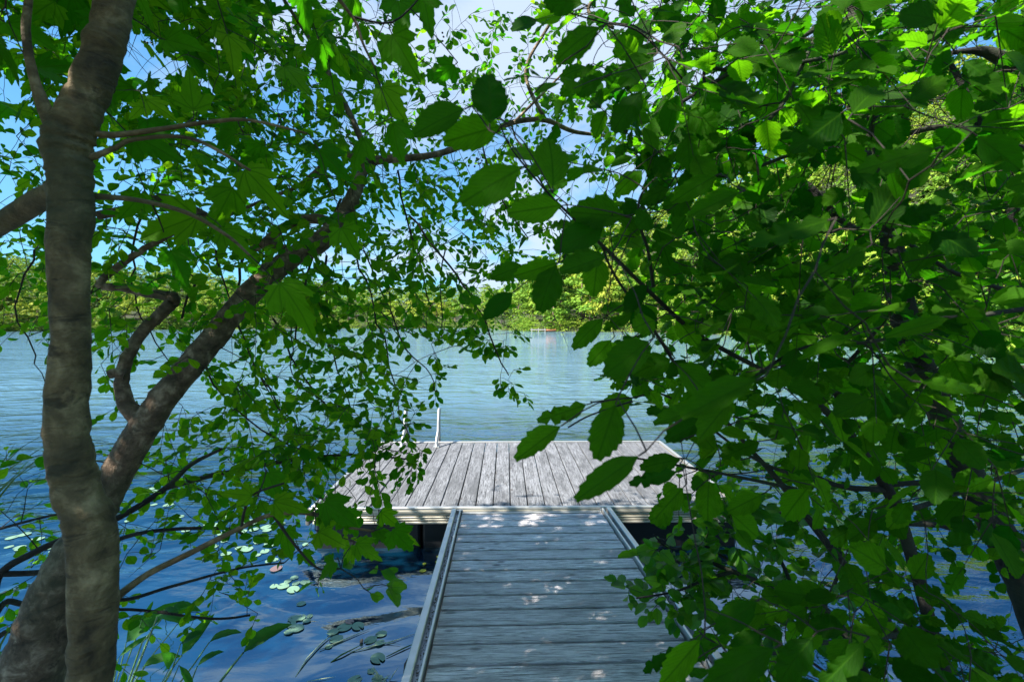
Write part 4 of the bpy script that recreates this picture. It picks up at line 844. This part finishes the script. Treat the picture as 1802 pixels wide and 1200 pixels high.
fill(D, 'big', GD, 8 + 0, 0, 9.5, lambda x, y: rng.uniform(.85, 1.5), 0.15, 4, 0.070, avoid=AV, droop=0.15)
GD2 = ['0006999999', '0006999999', '0006999957', '0004653347', '0006888999', '0004577899', '0001355677', '0000234555', '0000234434', '0000133223', '0000132112', '0000133223']
fill(D, 'big', GD2, 8, 0, 24, lambda x, y: rng.uniform(1.5, 3.0), 0.2, 5, 0.062, avoid=AV, droop=0.15)
for _ in range(560):  # mostly unseen crown overhead, added to darken the right-hand foliage
    D.spray('big', Vector((rng.uniform(0.4, 4.2), rng.uniform(-1.4, 2.6), rng.uniform(2.9, 4.6))), 0.3, 6, 0.10, droop=0.2)
for _ in range(110):  # mostly unseen leaves at the right side, added for the same darkening
    D.spray('big', Vector((rng.uniform(2.2, 4.6), rng.uniform(0.2, 3.2), rng.uniform(0.5, 3.2))), 0.3, 6, 0.10, droop=0.2)
D.finish(300)

# --- E: dark trunk behind the big leaves
E = Plant('dark_birch', P(1900, 1400, 2.0), 'dark curved birch trunk leaning left behind the big toothed leaves', 'tree', BARK_C)
E.limb('trunk', [(1960, 1500, 90, 2.0), (1850, 1150, 74, 2.0), (1780, 980, 64, 2.0), (1706, 840, 58, 2.0), (1650, 710, 52, 2.0), (1600, 590, 48, 2.0), (1572, 440, 40, 2.0), (1548, 300, 36, 2.0), (1522, 170, 32, 2.0), (1502, 40, 30, 2.0), (1490, -120, 26, 2.0), (1480, -400, 20, 2.0)], 16, 0, 7)
E.limb('branch', [(1560, 380, 14, 2.0), (1500, 400, 10, 2.0), (1420, 330, 20, 2.0), (1400, 320, 6, 2.0)], 8)
E.limb('branch', [(1860, 470, 30, 1.9), (1800, 400, 26, 1.9), (1745, 275, 18, 1.9), (1700, 165, 12, 1.9), (1660, 90, 8, 1.9)], 10)
E.limb('branch', [(1860, 200, 36, 1.8), (1800, 130, 30, 1.8), (1745, 95, 22, 1.8), (1700, 90, 10, 1.8), (1640, 100, 6, 1.8)], 10)
E.limb('branch', [(1800, 262, 14, 1.9), (1740, 250, 13, 1.9), (1660, 225, 12, 1.9), (1600, 235, 10, 1.9), (1540, 250, 8, 2.0)], 8)
E.limb('branch', [(1545, 240, 8, 2.0), (1440, 130, 7, 2.0), (1400, 60, 6, 2.0)], 8)
E.limb('branch', [(1705, 850, 14, 2.0), (1600, 850, 10, 1.9), (1500, 860, 8, 1.9), (1420, 830, 6, 1.9)], 8)
fill(E, 'small', ['9999', '9999', '8978', '6444', '7888', '7888', '6677', '4566', '5555', '4544', '3433', '4444'], 14, 0, 14, lambda x, y: rng.uniform(2.0, 3.2), 0.16, 7, 0.055, avoid=AV, droop=0.2)
E.finish(200)

# --- F: glossy low shrub beside the gangway
Fp = Plant('glossy_shrub', P(1560, 1330, 1.9), 'bright glossy-leaved shrub reaching over the right rail of the gangway', 'shrub', BARK_C)
Fp.limb('stem', [(1580, 1400, 26, 1.8), (1520, 1180, 18, 1.8), (1450, 1070, 14, 1.85), (1360, 1035, 11, 1.9), (1290, 1005, 9, 1.95), (1230, 985, 6, 2.0), (1170, 990, 4, 2.0)], 8)
Fp.limb('stem', [(1290, 1005, 8, 1.95), (1240, 1020, 6, 1.9), (1190, 1040, 4, 1.85), (1120, 1052, 3, 1.8)], 6)
Fp.limb('stem', [(1400, 1050, 8, 1.9), (1370, 980, 7, 2.0), (1320, 930, 5, 2.05), (1270, 905, 4, 2.1)], 6)
Fp.limb('stem', [(1450, 1070, 8, 1.85), (1480, 980, 6, 2.0), (1440, 920, 5, 2.1), (1360, 900, 4, 2.2)], 6)
Fp.limb('stem', [(1300, 1000, 6, 2.0), (1240, 960, 5, 2.0), (1180, 965, 4, 2.0), (1150, 940, 3, 2.0)], 6)
SHP = [(1165, 955, 3), (1150, 975, 4), (1180, 1000, 5), (1170, 1030, 5), (1210, 990, 6), (1220, 1020, 6), (1150, 1045, 4), (1120, 1050, 3), (1190, 1060, 4), (1230, 1050, 5), (1250, 980, 5), (1240, 950, 4), (1270, 930, 5), (1300, 910, 5), (1260, 900, 4), (1330, 910, 5), (1290, 950, 5), (1250, 1000, 5), (1300, 1040, 5), (1350, 1050, 6), (1330, 1000, 4), (1360, 960, 4), (1400, 930, 4), (1280, 1010, 4), (1340, 1080, 5), (1400, 1060, 6), (1290, 870, 3), (1320, 890, 4), (1240, 1070, 3), (1380, 1100, 5), (1420, 1000, 4), (1460, 1050, 5), (1480, 940, 4)]
for px, py, k in SHP:
    for _ in range(k): Fp.spray('shrub', P(px + rng.gauss(0, 11), py + rng.gauss(0, 9), rng.uniform(1.8, 2.15)), 0.07, 5, 0.068, droop=-0.1, keep=1.0, flat=0.8)
Fp.finish(300)

# ------------------------------------------------------------------ lily pads
pm = []
for sd_ in range(3):
    V = [(0, 0, 0)]; F = []; q = random.Random(sd_); n = 18
    for i in range(n + 1):
        a = 0.16 + (2 * math.pi - 0.32) * i / n; r = 1 + q.uniform(-0.04, 0.04); V.append((r * math.cos(a), r * math.sin(a) * 0.86, 0.03 * math.sin(3 * a)))
    for i in range(n): F.append((0, 1 + i, 2 + i))
    V2 = V + [(x * 0.98, y * 0.98, z - 0.06) for x, y, z in V]; m0 = len(V)
    F2 = F + [(a + m0, c + m0, b + m0) for a, b, c in F] + [(1 + i, 1 + i + m0, 2 + i + m0) for i in range(n)] + [(1 + i, 2 + i + m0, 2 + i) for i in range(n)]
    pm.append((V2, F2))
def pad(px, py, wpx, mat, label, group=None, flip=None):
    c = PZ(px, py, 0.004); d = (c - CAM).dot(FWD); r = wpx / FX * d / 2; V, F = pm[rng.randrange(3)]
    o = obj('lily_pad', mesh_np('lily_pad', V, F, smooth=False), mat); o.location = c + Vector((0, 0, rng.uniform(0.0, 0.004))); o.scale = (r, r, 0.03); o.rotation_euler.z = rng.uniform(0, 6.28)
    tag(o, label, 'lily pad', group)
pad(586, 1112, 20, PAD, 'speckled lily pad at the left end of the row of three by a pale reed')
pad(606, 1103, 26, PAD, 'middle lily pad of the row of three left of the gangway')
pad(630, 1101, 24, PAD, 'right-hand lily pad of the row of three left of the gangway')
pad(592, 1124, 24, PAD, 'narrow lily pad just below the row of three')
pad(578, 1137, 13, PAD, 'small round lily pad crossed by a pale reed')
pad(652, 1125, 23, PAD, 'oval lily pad beside the pinkish snail shell')
pad(671, 1115, 20, PAD, 'round patterned lily pad above another by the reeds')
pad(668, 1131, 18, PAD, 'round lily pad tucked below the patterned one')
pad(665, 1158, 29, PAD, 'large oval lily pad alone left of the broken post')
pad(653, 1180, 15, PAD, 'small round lily pad above the bottom reed tuft')
pad(624, 1196, 26, PAD, 'oval lily pad at the bottom edge under the pale reeds')
pad(664, 1194, 20, PAD, 'lily pad in the reed tuft at the bottom edge')
pad(744, 1004, 12, PAD_Y, 'yellow lily pad floating in the dock shadow, the largest of that pair')
pad(747, 992, 8, PAD_Y, 'tiny yellowish lily pad in the dock shadow above the larger one')
pad(770, 988, 10, PAD_Y, 'yellow lily pad against the left gangway rail')
pad(772, 979, 9, PAD_Y, 'curled yellow lily pad farthest up by the gangway rail')
pad(615, 1094, 16, PAD_R, 'reddish dead lily pad above the row of three')
pad(486, 1000, 22, PAD_R, 'pinkish lily pad left of the dock corner')
for px, py, wv in ((482, 1031, 15), (498, 1031, 22), (507, 1022, 14), (518, 1016, 16), (521, 1026, 14), (537, 1024, 18), (516, 1037, 24), (530, 1062, 16), (518, 1088, 22), (530, 1086, 18), (540, 1092, 14), (512, 1098, 20), (522, 1105, 26), (508, 1112, 16), (545, 1083, 12)):
    pad(px, py, wv, PAD, 'pale green lily pad in the loose raft left of the dock corner', 'lily pads in the raft left of the dock corner')
for _ in range(62):
    px, py = rng.choice([(470, 950, 45, 18), (510, 965, 30, 20), (360, 905, 60, 20), (420, 930, 50, 22), (260, 890, 60, 16), (60, 955, 50, 20), (460, 970, 30, 12)])[:2]
    x = px + rng.gauss(0, 40); y = py + rng.gauss(0, 14)
    if x < 538: pad(x, y, rng.uniform(11, 20), PAD, 'small pale lily pad in the wide raft on the water behind the leaning trunk', 'lily pads in the wide raft behind the leaning trunk')
# snail shell
c = PZ(636, 1127, 0.01); bm = bmesh.new(); bmesh.ops.create_uvsphere(bm, u_segments=12, v_segments=8, radius=0.011, matrix=Matrix.Translation(c) @ Matrix.Diagonal((1, 0.9, 1.1, 1)))
for v in bm.verts: v.co.x += 0.3 * max(0, v.co.z - c.z) 
me = bpy.data.meshes.new('snail_shell'); bm.to_mesh(me); bm.free(); tag(obj('snail_shell', me, plain('shell', (0.6, 0.36, 0.26), 0.4)), 'small pinkish snail shell floating beside an oval lily pad', 'shell')
# pale floating reeds
def blade(name, pts, wpx, mat, label, cat, z=0.006):
    P3 = [PZ(a, b, zz_) if zz_ is not None else None for a, b, zz_ in pts]
    V, F = tube_np(P3, [0.6 * wpx / FX * (p - CAM).dot(FWD) / 2 * k for p, k in zip(P3, [0.6] + [1.0] * (len(P3) - 2) + [0.25])], 6)
    o = obj(name, mesh_np(name, V, F), mat); tag(o, label, cat); return o
for pts, wpx, mt, lb in (
    ([(520, 1190, 0), (540, 1158, .008), (565, 1132, .008), (588, 1112, .008)], 4.5, REED, 'long pale reed running from the lower left up to the speckled lily pad'),
    ([(562, 1143, .006), (600, 1127, .006), (650, 1106, .006)], 4, REED, 'straight pale reed lying above the small round lily pad'),
    ([(582, 1165, .0), (600, 1152, .01), (640, 1132, .008)], 5, REED_G, 'bent green reed pointing at the oval lily pad'),
    ([(615, 1147, .004), (650, 1138, .006), (690, 1128, .006), (735, 1113, .006)], 3, REED, 'thin pale reed reaching towards the gangway rail'),
    ([(680, 1155, .006), (710, 1140, .008), (738, 1128, .008)], 4, REED_G, 'green reed beside the large lone lily pad'),
    ([(540, 1199, .006), (565, 1194, .008), (590, 1190, .006)], 3, REED, 'short pale reed at the bottom edge'),
    ([(583, 1170, -0.02), (584, 1190, -.01), (588, 1215, .0)], 4, REED, 'upright drowned reed below the bent green one'),
    ([(640, 1140, .006), (670, 1130, .006), (705, 1133, .006)], 2.5, REED, 'hair-thin pale reed crossing beside the paired round pads')):
    blade('floating_reed', pts, wpx, mt, lb, 'reed')
t = empty('reed_tuft', PZ(672, 1196, 0), 'spiky pale reed tuft poking out of the water at the bottom, left of the gangway', 'reed tuft')
for i in range(14):
    a = rng.uniform(0, 6.28); l = rng.uniform(0.05, 0.11); b0 = Vector((rng.gauss(0, 0.015), rng.gauss(0, 0.01), -0.01)); dv = Vector((math.cos(a) * 0.6, math.sin(a) * 0.5, rng.uniform(0.3, 1.0))).normalized()
    V, F = tube_np([b0, b0 + dv * l * 0.5, b0 + dv * l + Vector((0, 0, -0.01))], [0.0028, 0.0026, 0.0006], 5); obj('blade', mesh_np('blade', V, F), REED, t, True)

# ------------------------------------------------------------------ arrow-leaved water plants (lower left)
def waterplant(label, base, stems):
    bx, by = base; b = PZ(bx, by, -0.02); r_ = empty('pickerel_weed', b, label, 'water plant')
    for (sx, sy, mx_, my_, ex, ey, tx, ty, zt, wr, w_) in stems:
        d0 = (PZ(sx, sy, 0) - CAM).dot(FWD); d1 = d0 - zt
        pts = [P(sx, sy, d0), P(mx_, my_, (d0 * 0.6 + d1 * 0.4)), P(ex, ey, d1)]
        V, F = tube_np([p - b for p in [pts[0], pts[0].lerp(pts[1], .5), pts[1], pts[1].lerp(pts[2], .5), pts[2]]], [w_ * 0.0018, w_ * .0017, w_ * .0015, w_ * .0013, w_ * .001], 7)
        obj('stem', mesh_np('stem', V, F), REED_G, r_, True)
        e = P(ex, ey, d1); tp = P(tx, ty, d1 * rng.uniform(0.96, 1.02)); yd = tp - e; ln = yd.length; yd.normalize()
        nn = (CAM - e).normalized() * 0.7 + Vector((rng.gauss(0, .3), 0, 0.7)); xx = yd.cross(nn).normalized(); zx = xx.cross(yd)
        o = bpy.data.objects.new('leaf', TM['spear', rng.randrange(2)]); C.objects.link(o); o.parent = r_; ww = ln * wr * 0.68
        o.matrix_local = Matrix(((xx.x * ww, yd.x * ln, zx.x * ln, e.x - b.x), (xx.y * ww, yd.y * ln, zx.y * ln, e.y - b.y), (xx.z * ww, yd.z * ln, zx.z * ln, e.z - b.z), (0, 0, 0, 1)))
waterplant('tall water plant with arching arrow-shaped leaves close to the right of the trunk base', (225, 1215), [
    (225, 1215, 255, 1140, 278, 1082, 305, 1062, .25, 1.3, 3.5), (222, 1210, 250, 1130, 300, 1070, 335, 1056, .25, 1.2, 2.5), (205, 1200, 218, 1150, 222, 1130, 265, 1068, .15, 1.0, 2), (200, 1200, 205, 1170, 210, 1155, 265, 1112, .15, .8, 2),
    (230, 1210, 270, 1150, 312, 1098, 345, 1085, .25, 1.3, 2.2), (240, 1215, 250, 1190, 252, 1172, 292, 1140, .15, 1.0, 2), (210, 1200, 240, 1120, 250, 1090, 270, 1060, .2, .9, 2), (290, 1090, 300, 1070, 300, 1072, 303, 1096, .25, .7, 1.5)])
waterplant('water plant with an upright pointed leaf in front of a pale rounded one', (280, 1240), [
    (270, 1235, 300, 1180, 320, 1152, 356, 1092, .2, 1.0, 3), (265, 1240, 300, 1185, 318, 1132, 352, 1108, .2, 2.0, 2), (290, 1235, 340, 1170, 368, 1130, 414, 1103, .2, 1.0, 2.6), (320, 1235, 340, 1190, 347, 1172, 385, 1140, .2, 1.2, 2.5), (270, 1240, 285, 1200, 298, 1176, 296, 1146, .2, 1.6, 2), (275, 1245, 300, 1205, 315, 1170, 350, 1215, .2, .7, 2)])
waterplant('single thick-stemmed water plant with one long leaf reaching right', (375, 1235), [(360, 1235, 410, 1170, 428, 1148, 480, 1088, .2, 1.1, 4)])
def grass(name, label, cat, px, py, n, spread, hgt, d, lean):
    b = P(px, py, d); r_ = empty(name, b, label, cat)
    for i in range(n):
        b0 = Vector((rng.gauss(0, spread), rng.gauss(0, spread * 0.6), 0)); h_ = hgt * rng.uniform(0.6, 1.1); lx = lean * rng.uniform(0.3, 1.4)
        V = []; F = []
        for k in range(6):
            t_ = k / 5; c_ = b0 + Vector((lx * h_ * t_ * t_, rng.uniform(-.1, .1) * h_ * t_ * 0.3, h_ * (t_ - 0.25 * t_ * t_))); ww = 0.006 * (1 - t_ ** 2) + 0.0004
            V += [c_ + Vector((-ww, 0, 0)), c_ + Vector((0, 0.002, 0.001)), c_ + Vector((ww, 0, 0))]
        for k in range(5): F += [(k * 3, k * 3 + 1, k * 3 + 4, k * 3 + 3), (k * 3 + 1, k * 3 + 2, k * 3 + 5, k * 3 + 4)]
        obj('blade', mesh_np('blade', V, F), REED_G, r_, True)
grass('grass_clump', 'clump of long green grass blades at the lower left corner', 'grass', 10, 1260, 22, 0.08, 0.45, 1.6, 0.25)
grass('sedge_clump', 'tall arching sedge blades at the far left edge above the lily pads', 'sedge', -70, 1000, 12, 0.06, 0.7, 1.9, 0.55)
# red-flowered plants on the right bank
b = P(1680, 590, 20); rf = empty('flower_patch', Vector((b.x, b.y, 0)), 'sunlit leafy plants with orange-red flowers on the right-hand bank behind the shrub', 'flowers')
V = []; F = []; V2 = []; F2 = []
for i in range(900):
    p = Vector((rng.gauss(0, 1.6), rng.gauss(0, 0.8), rng.uniform(0.0, 1.7))); s = rng.uniform(0.05, 0.14); tgt = (V2, F2) if (p.x < -0.3 and p.z > 1.2 and rng.random() < 0.7) else (V, F); i0 = len(tgt[0])
    a = Vector((rng.gauss(0, 1), rng.gauss(0, 1), rng.gauss(0, .4))).normalized(); c_ = a.cross(Vector((rng.gauss(0, .3), rng.gauss(0, .3), 1))).normalized()
    for k_, l_ in ((-1, 0), (0, -.5), (1, 0), (0, .5)): tgt[0].append(p + a * s * k_ + c_ * s * l_)
    tgt[1].append((i0, i0 + 1, i0 + 2, i0 + 3))
tag(obj('foliage', mesh_np('foliage', V, F, att=[0.5] * len(V), smooth=False), FOREST, rf, True), kind='stuff')
tag(obj('blossoms', mesh_np('blossoms', V2, F2, smooth=False), plain('orange_blossom', (0.7, 0.13, 0.04), 0.6, 0.1), rf, True), kind='stuff')
